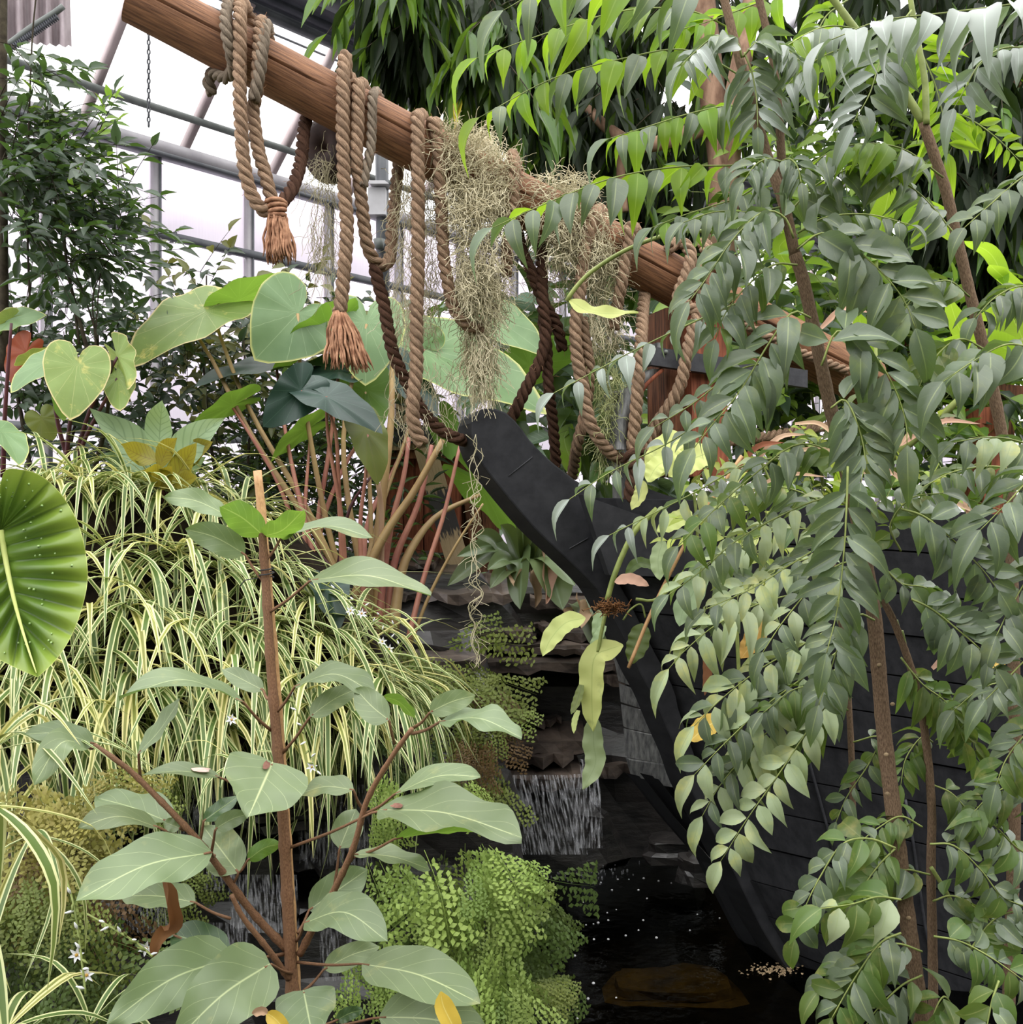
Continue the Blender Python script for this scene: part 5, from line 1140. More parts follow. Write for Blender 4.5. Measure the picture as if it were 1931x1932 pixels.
for px, mt in (([(128,900),(128,840),(146,692)],'maroon'),([(136,905),(150,840),(176,760),(222,674)],'maroon'),([(140,905),(160,830),(222,714)],'maroon'),([(6,900),(10,780),(22,610)],'maroon'),([(140,900),(110,800),(95,682)],'maroon'),([(178,890),(200,800),(212,680)],'bark_dark')):
    stalk(t2, px, 3.75, 3.6, .010, .005, mt)
# patterned calathea
M_CALG = leaf_mat('silver_green_patterned_leaf', lin(150,172,138), alt=lin(116,142,108), vein=lin(96,122,92), mid=.03, lat=8, latw=.16, skew=.5, latamt=.8, tf=.2, rough=.5, hue=.02)
M_CALY = leaf_mat('yellow_veined_brown_leaf', lin(150,140,52), alt=lin(122,116,40), vein=lin(92,58,36), mid=.02, lat=10, latw=.16, skew=.5, latamt=.65, tf=.4, trans=lin(190,170,40), rough=.45, hue=.02)
cal = thing('patterned_calathea', 'patterned foliage plant with silver and yellow brown veined leaves', 'plant', P(312, 950, 3.6))
for (b, m1_, t, w, mt, Y) in (((300,925),(255,850),(170,770),80,M_CALG,3.7),((300,850),(303,800),(307,755),56,M_CALG,3.65),((300,930),(250,880),(186,858),60,M_CALG,3.7),((318,905),(360,840),(424,788),34,M_CALG,3.6),((305,935),(340,900),(388,862),54,M_CALG,3.75),
      ((298,870),(262,858),(228,838),46,M_CALY,3.5),((300,885),(315,850),(334,826),34,M_CALY,3.5),((300,920),(290,895),(272,888),40,M_CALY,3.42),((318,925),(345,880),(372,835),30,M_CALY,3.5),((305,925),(315,900),(326,880),32,M_CALY,3.45),((330,920),(352,906),(372,900),24,M_CALY,3.45),((340,890),(372,850),(402,834),30,M_CALY,3.6)):
    B, Mi, T_ = P(*b, Y), P(*m1_, Y-.02), P(*t, Y-.1); L = (T_-B).length; wt = max(.4*L, w/FOC*Y)
    mb = MB(); blade(mb, [B, Mi, T_], wt, OVATE, face_normal(B, T_, .9), nv=12, fold=.12, wave=.03, ph=w); mb.build('leaf', mt, cal)
for x in (300, 312, 322): stalk(cal, [(x, 1000), (x, 950), (x-6, 915)], 3.6, 3.55, .012, .008, 'maroon')

# ------------------------------------------------------------------ strap leaved bromeliad by the rocks
M_BR = leaf_mat('bromeliad_leaf', lin(112,128,84), alt=lin(78,96,60), vein=lin(130,150,116), mid=.06, tf=.15, rough=.35, spec=.6, hue=.02)
br_ = thing('bromeliad', 'bromeliad with broad arching strap leaves in front of the rock ledges', 'bromeliad', P(1000, 1085, 4.7))
for i, (b, m1_, t, w, mt) in enumerate((((975,1075),(930,1040),(845,1105),22,0),((980,1070),(930,1030),(862,1050),18,0),((985,1075),(985,1055),(982,1150),30,0),((1000,1080),(1030,1060),(1062,1150),40,0),((1005,1060),(1040,1050),(1085,1105),26,0),((985,1070),(960,1010),(945,990),20,0),
      ((990,1060),(985,1000),(972,965),20,0),((1000,1060),(1005,1000),(1008,960),16,0),((1000,1070),(1030,1010),(1060,985),18,0),((975,1070),(950,1055),(920,1075),18,0),((1080,1140),(1110,1160),(1128,1230),34,0),((1105,1090),(1120,1130),(1140,1200),26,0),((960,1060),(925,1015),(895,1010),18,0),((990,1080),(955,1075),(925,1110),18,0),
      ((1022,1040),(1028,1070),(1030,1140),16,1),((1000,1075),(1005,1100),(1012,1145),14,1),((985,1075),(975,1090),(970,1100),20,1),((1090,1135),(1095,1150),(1098,1185),16,1),((1062,1150),(1068,1165),(1072,1185),12,1))):
    Y = 4.7-.02*(i % 5); B, Mi, T_ = P(*b, Y), P(*m1_, Y-.12), P(*t, Y-.22)
    mb = MB(); blade(mb, [B, Mi, T_], w/FOC*Y*1.9, STRAP, face_normal(B, T_, .8), nv=14, fold=.2 if not mt else .6, wave=.02 if not mt else .2, ph=i); mb.build('dead_leaf' if mt else 'leaf', MT['deadpale'] if mt else M_BR, br_)

# ------------------------------------------------------------------ small leaved shrubs
def scatter_plant(label, name, cat, root_px, Y, regs, tm_list, mats, n_obj, n_stuff, size, wr, dirv, stems, seed, stemmat='bark_dark', jit=.55, stemr=.006, nrm0=Vector((0,-.7,.8))):
    """leaves on many thin twigs inside px boxes; the 300 nearest the viewer as parts, the rest joined"""
    r = random.Random(seed); t = thing(name, label, cat, P(*root_px, Y)); Ms = []
    mb = MB(); tot = sum(q[0] for q in regs)
    twig = []
    while len(Ms) < n_obj+n_stuff:
        x_ = r.random()*tot; acc = 0
        for q in regs:
            acc += q[0]
            if x_ <= acc: break
        c = P(r.uniform(q[1], q[3]), r.uniform(q[2], q[4]), Y+r.uniform(q[5], q[6]))
        d = (Vector(dirv)+Vector((r.gauss(0,jit), r.gauss(0,jit), r.gauss(0,jit)))).normalized(); L = size*r.uniform(5, 8)/2; k3 = r.randint(4, 8)
        pts = [c+d*(L*i/5)-UPV*(.10*L*(i/5)**2) for i in range(6)]; tube(mb, pts, taper(.0022, .001, 6), 3, False)
        for i in range(k3):
            tt = (i+.6)/k3; p = c+d*(L*tt)-UPV*(.10*L*tt*tt); s = d.cross(UPV).normalized()*(1 if i % 2 else -1)
            dd = (d*.7+s*.8+Vector((r.gauss(0,.25), r.gauss(0,.25), r.gauss(-.25,.25)))).normalized() if i < k3-1 else d
            Ms.append((p.y, basis(p, dd, nrm0+Vector((r.gauss(0,.35), r.gauss(0,.35), r.gauss(0,.3))), size*r.uniform(.7,1.15), size*wr*r.uniform(.8,1.15))))
    Ms.sort(key=lambda a: a[0]); mes = [tm.mesh('leaf', m) for tm in tm_list for m in mats]
    for y, M in Ms[:n_obj]: inst('leaf', mes[r.randrange(len(mes))], M, t)
    rest = [M for _, M in Ms[n_obj:]]
    for i, m in enumerate(mats):
        part = rest[i::len(mats)]
        if part: o = scatter('leaves', tm_list[0], part, m, t); o['kind'] = 'stuff'
    tw = mb.build('twigs', MT[stemmat], t); tw['kind'] = 'stuff'
    for px, r0, r1 in stems:
        q = smooth([P(a, b, Y+(z if True else 0)) for a, b, z in px], 18); mb = MB(); tube(mb, q, taper(r0, r1, 18), 6); mb.build('stem', MT[stemmat], t)
    return t
tl = [Tm(LANCE, arch=.12, fold=.14, nv=4, nu=1, seed=i) for i in range(2)]
tov = [Tm(OVATE, arch=.2, fold=.18, nv=4, nu=1, seed=i) for i in range(2)]
M_VD = leaf_mat('dark_vine_leaf', lin(64,82,60), alt=lin(42,56,40), tf=.25, trans=lin(110,150,50), rough=.4, spec=.5, val=.5)
M_VL = leaf_mat('light_vine_leaf', lin(128,156,66), alt=lin(98,130,48), tf=.4, trans=lin(160,200,60), rough=.45, val=.4)
M_MB = leaf_mat('brownish_shrub_leaf', lin(108,112,62), alt=lin(76,80,46), tf=.3, trans=lin(150,150,60), rough=.45, val=.5)
M_MD = leaf_mat('dark_shrub_leaf', lin(60,78,54), alt=lin(40,54,38), tf=.2, trans=lin(90,120,50), rough=.4, val=.5)
scatter_plant('dark twining vine with small pointed leaves at the upper left edge', 'twining_vine', 'vine', (20,640), 4.0, [(5,-30,250,120,420,-.2,.4),(4,0,300,170,470,-.2,.3),(2,20,120,90,300,-.1,.2),(1,-20,60,40,250,-.1,.2),(2.4,60,380,230,500,-.2,.2)], tl, [M_VD], 300, 820, .092, .38, (.6,-.2,-.15),
   [([(60,640,0),(52,400,0),(60,100,0),(72,-40,0)],.005,.003),([(8,700,.1),(5,300,.1),(6,-40,.1)],.022,.018),([(176,700,0),(130,520,0),(120,400,0)],.010,.004),([(150,650,0),(135,540,0),(90,300,0)],.006,.003),([(30,640,.1),(55,560,.1),(60,520,.1)],.004,.003)], 31, nrm0=Vector((0,-.5,.9)))
scatter_plant('vine tips with light green leaves reaching out before the glass', 'vine_sprays', 'vine', (180,640), 4.0, [(3,60,240,190,330,-.1,.2),(1.5,130,350,200,420,-.1,.2),(1,150,420,240,520,-.1,.2),(1,20,200,110,280,-.1,.2),(.4,195,260,240,300,0,.1)], tl, [M_VD, M_VL], 170, 0, .072, .36, (.8,-.2,.05),
   [([(182,660,0),(176,560,0),(200,500,0)],.004,.002),([(180,640,0),(190,520,0),(206,490,0)],.003,.002),([(185,640,0),(160,560,0),(128,480,0)],.004,.002)], 33)
scatter_plant('dark shrub behind the yellowing taro with dense small leaves', 'dark_shrub', 'shrub', (60,900), 4.5, [(5,-20,560,200,720,-.2,.4),(4,0,700,240,900,-.2,.4),(2,180,560,330,680,-.1,.4),(2,200,680,300,900,0,.4)], tov, [M_MD, M_VD], 300, 900, .075, .5, (.2,-.3,.2),
   [([(180,800,0),(183,640,0),(178,600,0)],.014,.010),([(60,900,0),(40,780,0),(10,640,0)],.012,.006),([(120,900,.1),(150,780,.1),(200,700,.1)],.010,.004)], 35)
scatter_plant('brownish shrub before the glass wall behind the taro leaves', 'brown_shrub', 'shrub', (400,980), 5.0, [(4,300,600,500,760,-.2,.4),(3,330,740,520,930,-.2,.4),(2,440,560,640,640,0,.4),(1,350,510,420,600,0,.2),(2,560,600,760,760,.2,.6)], tov, [M_MB, M_MD], 300, 900, .085, .45, (.1,-.3,.25),
   [([(430,990,0),(400,850,0),(380,640,0)],.012,.005),([(440,1000,0),(470,850,0),(460,640,0)],.010,.005),([(360,930,0),(420,960,0),(445,1000,0)],.010,.006),([(390,520,0),(390,600,0)],.004,.004)], 37, jit=.7)
scatter_plant('fine leaved bush low behind the taro stalks', 'fine_leaved_bush', 'bush', (560,1100), 5.1, [(4,460,800,640,1000,-.1,.4),(3,540,880,740,1080,0,.4),(2,420,860,520,1000,0,.3),(2,640,640,800,820,.2,.8)], tl, [leaf_mat('fine_grass_green_leaf', lin(92,120,60), alt=lin(60,84,40), tf=.3, val=.5), M_MD], 300, 1700, .11, .2, (.1,-.2,.5),
   [([(560,1110,0),(550,900,0),(540,800,0)],.008,.004),([(600,1110,0),(650,950,0),(690,880,0)],.008,.004)], 39, jit=.8)
scatter_plant('leafy plants far back between the ropes and the post', 'background_shrub', 'shrub', (1060,1000), 6.5, [(3,960,560,1180,700,-.3,.6),(4,1000,680,1240,880,-.4,.5),(2,1060,860,1200,960,-.3,.3)], [Tm(OVATE, arch=.25, fold=.15, nv=5, nu=1, seed=3)], [leaf_mat('grey_green_broad_leaf', lin(110,132,108), alt=lin(64,86,62), tf=.2, rough=.4, lat=7, vein=lin(130,150,124), val=.5), leaf_mat('mid_green_broad_leaf', lin(86,112,52), alt=lin(56,78,36), tf=.35, val=.5)], 300, 330, .26, .42, (.0,-.4,.1),
   [([(1060,1010,0),(1070,850,0),(1090,680,0)],.014,.006)], 41, jit=.8, stemmat='twig_green')

# ------------------------------------------------------------------ trees behind on the right, with long drooping leaves
ttm = [Tm(LANCE, arch=.10, fold=.12, nv=5, nu=1, seed=s) for s in range(2)]
M_TD = leaf_mat('dark_drooping_leaf', lin(46,58,38), alt=lin(30,40,27), vein=lin(70,84,56), mid=.04, tf=.2, trans=lin(90,120,36), rough=.55, spec=.18, val=.6)  # albedo lowered: shade from roof and foliage above put into the colour
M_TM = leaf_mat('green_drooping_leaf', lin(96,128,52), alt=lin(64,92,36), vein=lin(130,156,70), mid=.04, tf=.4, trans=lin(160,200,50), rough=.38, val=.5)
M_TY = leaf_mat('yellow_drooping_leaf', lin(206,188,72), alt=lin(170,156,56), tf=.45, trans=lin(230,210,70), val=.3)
def drooptree(label, regs, seed, n_obj, n_stuff, trunks, base, twl=.40):
    r = random.Random(seed); t = thing('drooping_tree', label, 'tree', base); Ms = []; tot = sum(q[0] for q in regs); mb = MB()
    while len(Ms) < n_obj+n_stuff:
        x_ = r.random()*tot; acc = 0
        for q in regs:
            acc += q[0]
            if x_ <= acc: break
        c = P(r.uniform(q[1], q[3]), r.uniform(q[2], q[4]), r.uniform(q[5], q[6])); a = r.uniform(0, 2*PI); d = Vector((math.cos(a)*.7-.25, math.sin(a)*.7-.1, -.55)).normalized(); L = twl*r.uniform(.6,1.1)
        pts = [c+d*(L*i/5)-UPV*(.25*L*(i/5)**2) for i in range(6)]; tube(mb, pts, taper(.005,.002,6), 3, False)
        k3 = r.randint(7, 11)
        for i in range(k3):
            tt = (i+.5)/k3; p = c+d*(L*tt)-UPV*(.25*L*tt*tt); b = r.uniform(0, 2*PI)
            dd = (d*.4+Vector((math.cos(b), math.sin(b), 0))*.45+Vector((0,0,-.75))).normalized()
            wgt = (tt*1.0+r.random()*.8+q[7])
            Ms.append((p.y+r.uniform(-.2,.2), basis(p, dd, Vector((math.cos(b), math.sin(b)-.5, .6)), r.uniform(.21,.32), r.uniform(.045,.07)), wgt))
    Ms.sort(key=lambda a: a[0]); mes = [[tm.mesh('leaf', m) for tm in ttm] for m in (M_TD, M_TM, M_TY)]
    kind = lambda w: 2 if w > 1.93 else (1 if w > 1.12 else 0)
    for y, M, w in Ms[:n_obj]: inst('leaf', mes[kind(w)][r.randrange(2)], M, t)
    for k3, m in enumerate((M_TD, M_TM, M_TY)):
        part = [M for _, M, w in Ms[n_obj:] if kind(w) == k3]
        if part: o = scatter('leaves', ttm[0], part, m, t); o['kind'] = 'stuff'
    o = mb.build('twigs', MT['bark_dark'], t); o['kind'] = 'stuff'
    for px, r0, r1 in trunks:
        q = smooth([P(*a) for a in px], 20); mb = MB(); tube(mb, q, taper(r0, r1, 20), 10); mb.build('trunk' if r0 > .06 else 'branch', MT['bark_tan'], t)
drooptree('big tan trunked tree with long drooping leaves behind the log', [(12,760,-560,1700,-70,5.2,7.2,-.3),(4,700,-110,860,-30,5.2,6.0,.2),(8,850,-80,1100,80,5.3,6.6,-.1),(6,960,60,1180,240,5.3,6.6,-.15),(4,900,-20,1000,150,5.0,5.6,.25),(6,1100,-60,1400,140,5.4,7,-.2),(6,1000,180,1330,330,5.6,7,-.2),(3,1060,300,1330,430,5.8,7,-.1),(2.5,750,20,830,80,5.3,5.8,-.2),(4,1160,330,1330,440,6,7,-.25),(3,1380,-60,1640,160,6,7.2,-.2)], 51, 300, 4200,  # first region is unseen crown above the frame, added for shading
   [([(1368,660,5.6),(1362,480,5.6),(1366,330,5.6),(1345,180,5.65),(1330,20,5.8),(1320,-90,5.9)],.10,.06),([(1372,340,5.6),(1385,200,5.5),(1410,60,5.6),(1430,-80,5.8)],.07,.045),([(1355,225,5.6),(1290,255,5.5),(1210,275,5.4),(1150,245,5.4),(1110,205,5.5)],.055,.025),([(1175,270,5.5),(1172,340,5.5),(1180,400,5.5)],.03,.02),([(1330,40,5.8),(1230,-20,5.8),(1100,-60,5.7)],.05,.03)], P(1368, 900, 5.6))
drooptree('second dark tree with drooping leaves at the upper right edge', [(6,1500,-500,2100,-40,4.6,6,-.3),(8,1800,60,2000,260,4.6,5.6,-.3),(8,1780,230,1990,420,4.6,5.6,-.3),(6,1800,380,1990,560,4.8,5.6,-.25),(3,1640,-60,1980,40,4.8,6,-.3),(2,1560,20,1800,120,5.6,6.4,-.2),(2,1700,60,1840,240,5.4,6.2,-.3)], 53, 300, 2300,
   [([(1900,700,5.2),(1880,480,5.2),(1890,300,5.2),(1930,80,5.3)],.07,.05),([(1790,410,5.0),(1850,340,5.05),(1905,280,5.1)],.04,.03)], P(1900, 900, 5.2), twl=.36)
# banana like bright leaves and strap plants behind the right shrubs
M_BN = leaf_mat('bright_translucent_banana_leaf', lin(150,188,60), alt=lin(126,166,46), vein=lin(186,212,110), mid=.03, lat=30, latw=.1, latamt=.15, skew=.2, tf=.5, trans=lin(190,220,60), rough=.4, hue=.02, val=.2)
bn = thing('banana_plant', 'bright green backlit broad leaved plant behind the right shrubs', 'banana', P(1640, 900, 4.2))
for (b, m1_, t, w, Y) in (((1650,480),(1665,420),(1682,345),46,4.4),((1610,760),(1625,680),(1622,590),50,4.0),((1931,640),(1900,590),(1840,600),60,3.8),((1960,700),(1880,650),(1780,640),46,3.7),((1860,720),(1810,620),(1790,560),36,3.9),((1900,540),(1870,480),(1820,455),28,3.8),((1940,560),(1890,520),(1868,500),26,3.8),((1720,470),(1760,430),(1800,450),36,4.2),((1700,430),(1740,400),(1790,400),40,4.3),((1080,800),(1065,830),(1090,900),40,6.0),((1600,980),(1590,930),(1600,880),40,3.8),((1500,520),(1470,470),(1500,440),30,4.6)):
    B, Mi, T_ = P(*b, Y), P(*m1_, Y), P(*t, Y-.1); mb = MB(); blade(mb, [B, Mi, T_], w/FOC*Y*1.2, OBLONG, face_normal(B, T_, .85, under=True), nv=12, fold=.08, wave=.03); mb.build('leaf', M_BN, bn)
stalk(bn, [(1640,900),(1655,700),(1650,480)], 4.2, 4.4, .03, .015, 'twig_green'); stalk(bn, [(1640,900),(1760,800),(1931,640)], 4.2, 3.8, .02, .01, 'twig_green')
scatter_plant('tangle of light green shrubs far behind the right saplings', 'background_thicket', 'shrub', (1600,1000), 4.8, [(4,1380,480,1700,640,-.2,.8),(5,1400,620,1931,780,-.3,.6),(4,1400,760,1931,960,-.3,.4),(3,1700,560,1980,700,0,.8),(2,1420,240,1620,420,.4,1),(2,1640,240,1800,420,.4,1)], [Tm(OVATE, arch=.2, fold=.15, nv=4, nu=1, seed=4)], [M_TM, M_MD, M_VL], 300, 2600, .14, .42, (-.1,-.4,.1), [([(1560,1000,0),(1540,800,0),(1500,560,0)],.010,.004),([(1800,1000,0),(1760,800,0),(1740,600,0)],.010,.004)], 55, jit=.8, stemmat='twig_green')
# ------------------------------------------------------------------ orchid cactus on the ship's side
M_EP = leaf_mat('pale_flat_cactus_stem', lin(198,204,124), alt=lin(166,178,100), vein=lin(150,166,90), mid=.03, tf=.25, trans=lin(210,220,110), rough=.55, hue=.02, blotch=lin(150,160,96), blotch_t=(.6,.75), scale=12)
M_EG = leaf_mat('grey_green_cactus_stem', lin(142,158,114), alt=lin(112,130,86), vein=lin(110,128,84), mid=.03, tf=.15, rough=.5)
M_EDk = leaf_mat('dark_cactus_stem', lin(96,112,42), alt=lin(72,88,32), vein=lin(50,60,28), mid=.03, tf=.3, rough=.5)
ep = thing('orchid_cactus', 'orchid cactus with pale flat wavy stems hanging before the black hull', 'cactus', P(1200, 1000, 3.2))
for i, (pts, w, mt) in enumerate((([(1105,1166),(1068,1175),(1040,1205),(1024,1238)],36,M_EP),([(1176,1217),(1150,1225),(1122,1240),(1117,1300),(1119,1380)],46,M_EP),([(1122,1350),(1120,1400),(1124,1440),(1100,1489)],38,M_EG),([(1212,1176),(1205,1215),(1189,1253)],40,M_EDk),
   ([(1320,1060),(1312,1110),(1290,1150),(1283,1182)],44,M_EG),([(1252,1018),(1242,1055),(1246,1095)],28,M_EG),([(1300,830),(1262,845),(1225,905)],56,M_EP),([(1207,905),(1210,930),(1192,962)],24,M_EP),([(1305,965),(1272,985),(1240,1003)],32,M_EP),([(1405,915),(1370,940),(1335,985)],40,M_EP),
   ([(1364,1355),(1332,1372),(1302,1398)],40,MT['yellowleaf']),([(1442,1165),(1425,1205),(1398,1243)],38,MT['yellowleaf']),([(1098,1292),(1090,1320),(1078,1348)],16,M_EDk),([(1092,1340),(1085,1360),(1083,1384)],11,M_EP),([(1140,1180),(1130,1200),(1112,1236)],18,M_EG),([(1130,1150),(1128,1190),(1130,1225)],20,M_EG),([(1262,868),(1240,880),(1222,910)],34,M_EP),([(1350,850),(1300,870),(1262,900)],50,M_EP),([(1430,1010),(1400,1030),(1370,1068)],34,M_EP),([(1240,1070),(1205,1062),(1180,1085)],20,M_EDk),([(1160,1098),(1190,1092),(1225,1105)],20,MT['deadpale']),([(1333,1228),(1336,1270),(1330,1312)],17,MT['deadleaf']),([(1455,1060),(1440,1100),(1390,1115)],28,M_EP),([(1380,1000),(1372,1080),(1340,1160)],26,M_EG))):
    Y = 3.15+.03*(i % 4); q = [P(a, b, Y-.05*k3/len(pts)) for k3, (a, b) in enumerate(pts)]
    mb = MB(); blade(mb, q, w/FOC*Y*1.1, STRAP if w < 20 else OBLONG, face_normal(q[0], q[-1], .92), nv=18, nu=3, fold=.08, wave=.07, wf=4.5, ph=i); mb.build('flat_stem', mt, ep)
for px, r0, mt in (([(1240,960),(1200,1000),(1178,1040),(1158,1090),(1146,1132)],.010,'twig_green'),([(1400,860),(1361,919),(1311,993),(1237,1138),(1186,1260)],.006,'bamboo'),([(1146,1150),(1140,1170),(1128,1230)],.006,'twig_green'),([(1310,930),(1316,1000),(1314,1080)],.005,'twig_green'),([(1350,1030),(1300,1080),(1240,1130),(1200,1130)],.005,'twig_green'),([(1390,1180),(1394,1260),(1398,1310)],.006,'twig_green'),([(1218,1165),(1210,1140),(1190,1150),(1176,1170)],.003,'twig_green')):
    q = smooth([P(a, b, 3.17) for a, b in px], 18); mb = MB(); tube(mb, q, r0, 6); mb.build('stem', MT[mt], ep)
mb = MB(); r = random.Random(2)
for i in range(160):
    c = P(r.gauss(1150, 15), 1146+r.gauss(0, 6), 3.12); d = Vector((r.gauss(0,1), r.gauss(-.4,1), r.gauss(.2,.6))).normalized(); tube(mb, [c, c+d*.012, c+d*.024], .0016, 3, False)
mb.build('brown_fuzzy_base', MT['deadleaf'], ep)
# straw coloured and reddish strap leaves lying along the deck behind the leaves
sd = thing('dry_strap_leaves', 'dry straw and reddish strap leaves lying along the ship deck', 'leaves', P(1500, 900, 3.6))
for i, (a, b, w, mt) in enumerate((((1380,900),(1480,835),14,'deadleaf'),((1330,1010),(1420,880),12,'deadleaf'),((1420,880),(1520,820),12,'deadpale'),((1500,850),(1640,900),12,'deadpale'),((1700,965),(1850,970),14,'deadpale'),((1640,880),(1740,960),10,'deadpale'),((1800,930),(1830,985),8,'deadpale'),((1400,940),(1560,900),10,'deadpale'),((1700,840),(1850,800),12,'deadpale'),((1500,800),(1600,850),10,'deadpale'),((1780,800),(1690,850),10,'deadpale'),((1550,620),(1640,590),14,'deadpale'),((1850,1275),(2000,1230),26,'yellowleaf'),((1760,1262),(1840,1245),14,'deadpale'))):
    A, B = P(*a, 3.3), P(*b, 3.25); mb = MB(); blade(mb, [A, (A+B)/2+UPV*.04, B], w/FOC*3.3, STRAP, face_normal(A, B, .8), nv=10, fold=.2, wave=.05, ph=i); mb.build('leaf', MT[mt], sd)

scatter_plant('yellow green low plants growing on the ship deck behind the pale leaves', 'deck_plants', 'plant', (1480,960), 3.75, [(3,1300,800,1560,950,-.1,.2),(2,1540,830,1760,970,-.1,.25),(1.5,1340,930,1500,1040,-.75,-.6)], [Tm(OVATE, arch=.25, fold=.15, nv=4, nu=1, seed=8)], [leaf_mat('lime_small_leaf', lin(176,190,92), alt=lin(140,158,70), tf=.4, trans=lin(200,215,90), rough=.5, val=.4), leaf_mat('dull_small_leaf', lin(112,126,84), alt=lin(84,98,62), tf=.25, rough=.5, val=.4)], 260, 0, .06, .45, (-.2,-.4,.2), [([(1480,980,0),(1450,900,0),(1420,840,0)],.006,.003)], 61, jit=.7, stemmat='twig_green')
# ------------------------------------------------------------------ pinnate leaved saplings, right foreground
M_PN = leaf_mat('grey_green_leaflet', lin(108,120,97), alt=lin(84,97,77), vein=lin(150,162,112), mid=.04, lat=5, latw=.04, latamt=.2, tf=.24, trans=lin(140,180,50), rough=.36, spec=.55, hue=.02, val=.35, blotch=lin(122,132,80), blotch_t=(.55,.8), scale=10)
M_PB = leaf_mat('backlit_leaflet', lin(128,162,48), alt=lin(100,134,40), vein=lin(160,186,86), mid=.04, tf=.55, trans=lin(180,215,50), rough=.4, hue=.03, val=.4, scale=10)
M_PP = leaf_mat('pale_dusty_leaflet', lin(176,188,148), alt=lin(138,154,116), vein=lin(150,166,120), mid=.035, tf=.22, trans=lin(190,205,90), rough=.4, spec=.5, hue=.02, val=.25, blotch=lin(196,196,120), blotch_t=(.5,.75), scale=10)
M_PG = leaf_mat('silvery_leaflet', lin(152,158,150), alt=lin(122,132,122), vein=lin(170,184,170), mid=.04, tf=.2, trans=lin(150,190,70), rough=.33, spec=.6, hue=.02, val=.2, scale=10)
M_PO = leaf_mat('olive_leaflet', lin(100,122,62), alt=lin(76,98,48), vein=lin(140,150,90), mid=.035, tf=.32, trans=lin(140,170,50), rough=.4, hue=.03, val=.4, blotch=lin(150,146,84), blotch_t=(.55,.75), scale=12)
PT = [Tm(OVATE, arch=.46, fold=.10, nv=7, nu=2, seed=1, tipdrop=.6), Tm(OVATE, arch=.22, fold=.16, nv=7, nu=2, seed=2, tipdrop=.2, wave=.02), Tm(LANCE, arch=.35, fold=.10, nv=7, nu=2, seed=3, tipdrop=.4, wave=.02)]
PM = {}
for kk, m in (('n', M_PN), ('b', M_PB), ('p', M_PP), ('g', M_PG), ('o', M_PO)): PM[kk] = [t.mesh('leaflet', m) for t in PT]
def sap(label, base): return thing('pinnate_sapling', label, 'tree', base)
SA = [sap('sapling with feathery compound leaves whose brown trunk crosses the black hull', P(1745, 1990, 2.2)),
      sap('sapling leaning in from the upper right with silvery feathery leaves', P(1900, 1990, 2.4)),
      sap('thin stemmed sapling with rounder dusty leaflets at the lower right', P(1762, 1990, 2.3)),
      sap('sapling behind with pale feathery leaves spreading over the hull', P(1600, 1990, 2.7)),
      sap('slender sapling at the right edge with dusky feathery leaves', P(1950, 1990, 2.5))]
def sstem(root, px, Y, r0, r1, name='trunk', mat='bark'):
    q = smooth([P(a, b, Y) for a, b in px], 7*len(px)); n = len(q); r = random.Random(n)
    mb = MB(); tube(mb, q, [(r0+(r1-r0)*i/(n-1))*(1+r.uniform(-.04,.05)) for i in range(n)], 10); o = mb.build(name, MT[mat], root); return o
sstem(SA[0], [(1745,1990),(1728,1850),(1708,1700),(1690,1560),(1670,1400),(1658,1260),(1648,1150),(1618,980),(1590,860),(1565,760),(1540,640),(1516,530),(1500,480)], 2.2, .0185, .0135)
sstem(SA[0], [(1500,480),(1480,390),(1450,300),(1425,215),(1395,110),(1362,-20)], 2.2, .0125, .009)
sstem(SA[0], [(1482,400),(1476,320),(1470,220),(1458,110),(1428,-20)], 2.22, .010, .008)
sstem(SA[1], [(1905,900),(1885,790),(1862,680),(1832,560),(1806,450),(1785,360),(1762,290),(1742,232)], 2.35, .0135, .012)
sstem(SA[1], [(1900,1990),(1915,1500),(1910,1100),(1905,900)], 2.4, .015, .0135)
sstem(SA[1], [(1742,232),(1700,165),(1640,90),(1558,-20)], 2.35, .010, .008, 'branch', 'twig_green')
sstem(SA[1], [(1748,235),(1745,150),(1730,70),(1715,-20)], 2.34, .008, .006, 'branch', 'twig_green')
sstem(SA[2], [(1762,1990),(1760,1800),(1757,1640),(1758,1520),(1745,1380),(1725,1280),(1690,1180),(1660,1120)], 2.3, .0115, .008)
sstem(SA[2], [(1757,1636),(1790,1690),(1815,1750),(1832,1790)], 2.28, .005, .004, 'branch', 'twig_green')
sstem(SA[2], [(1700,1190),(1712,1240),(1690,1170)], 2.3, .006, .005, 'branch', 'twig_green')
sstem(SA[4], [(1950,1990),(1960,1500),(1955,1100),(1940,860)], 2.5, .012, .008)
sstem(SA[3], [(1600,1990),(1610,1600),(1600,1300),(1570,1040)], 2.7, .010, .007)
for (x, y) in ((1659,1254),(1672,1423),(1674,1497),(1704,1568),(1692,1642),(1714,1731),(1709,1801),(1684,1328)):   # pale leaf scars on the trunk
    mb = MB(); c = P(x, y, 2.178); n_ = 9; vv = [c]+[c+Vector((math.cos(2*PI*k3/n_)*.0055, -.001, math.sin(2*PI*k3/n_)*.0042)) for k3 in range(n_)]; vv[0] = c+Vector((0,-.004,0))
    mb.add(vv, [(0, 1+k3, 1+(k3+1) % n_) for k3 in range(n_)]); mb.build('leaf_scar', MT['palewood'], SA[0])
fseed = [0]
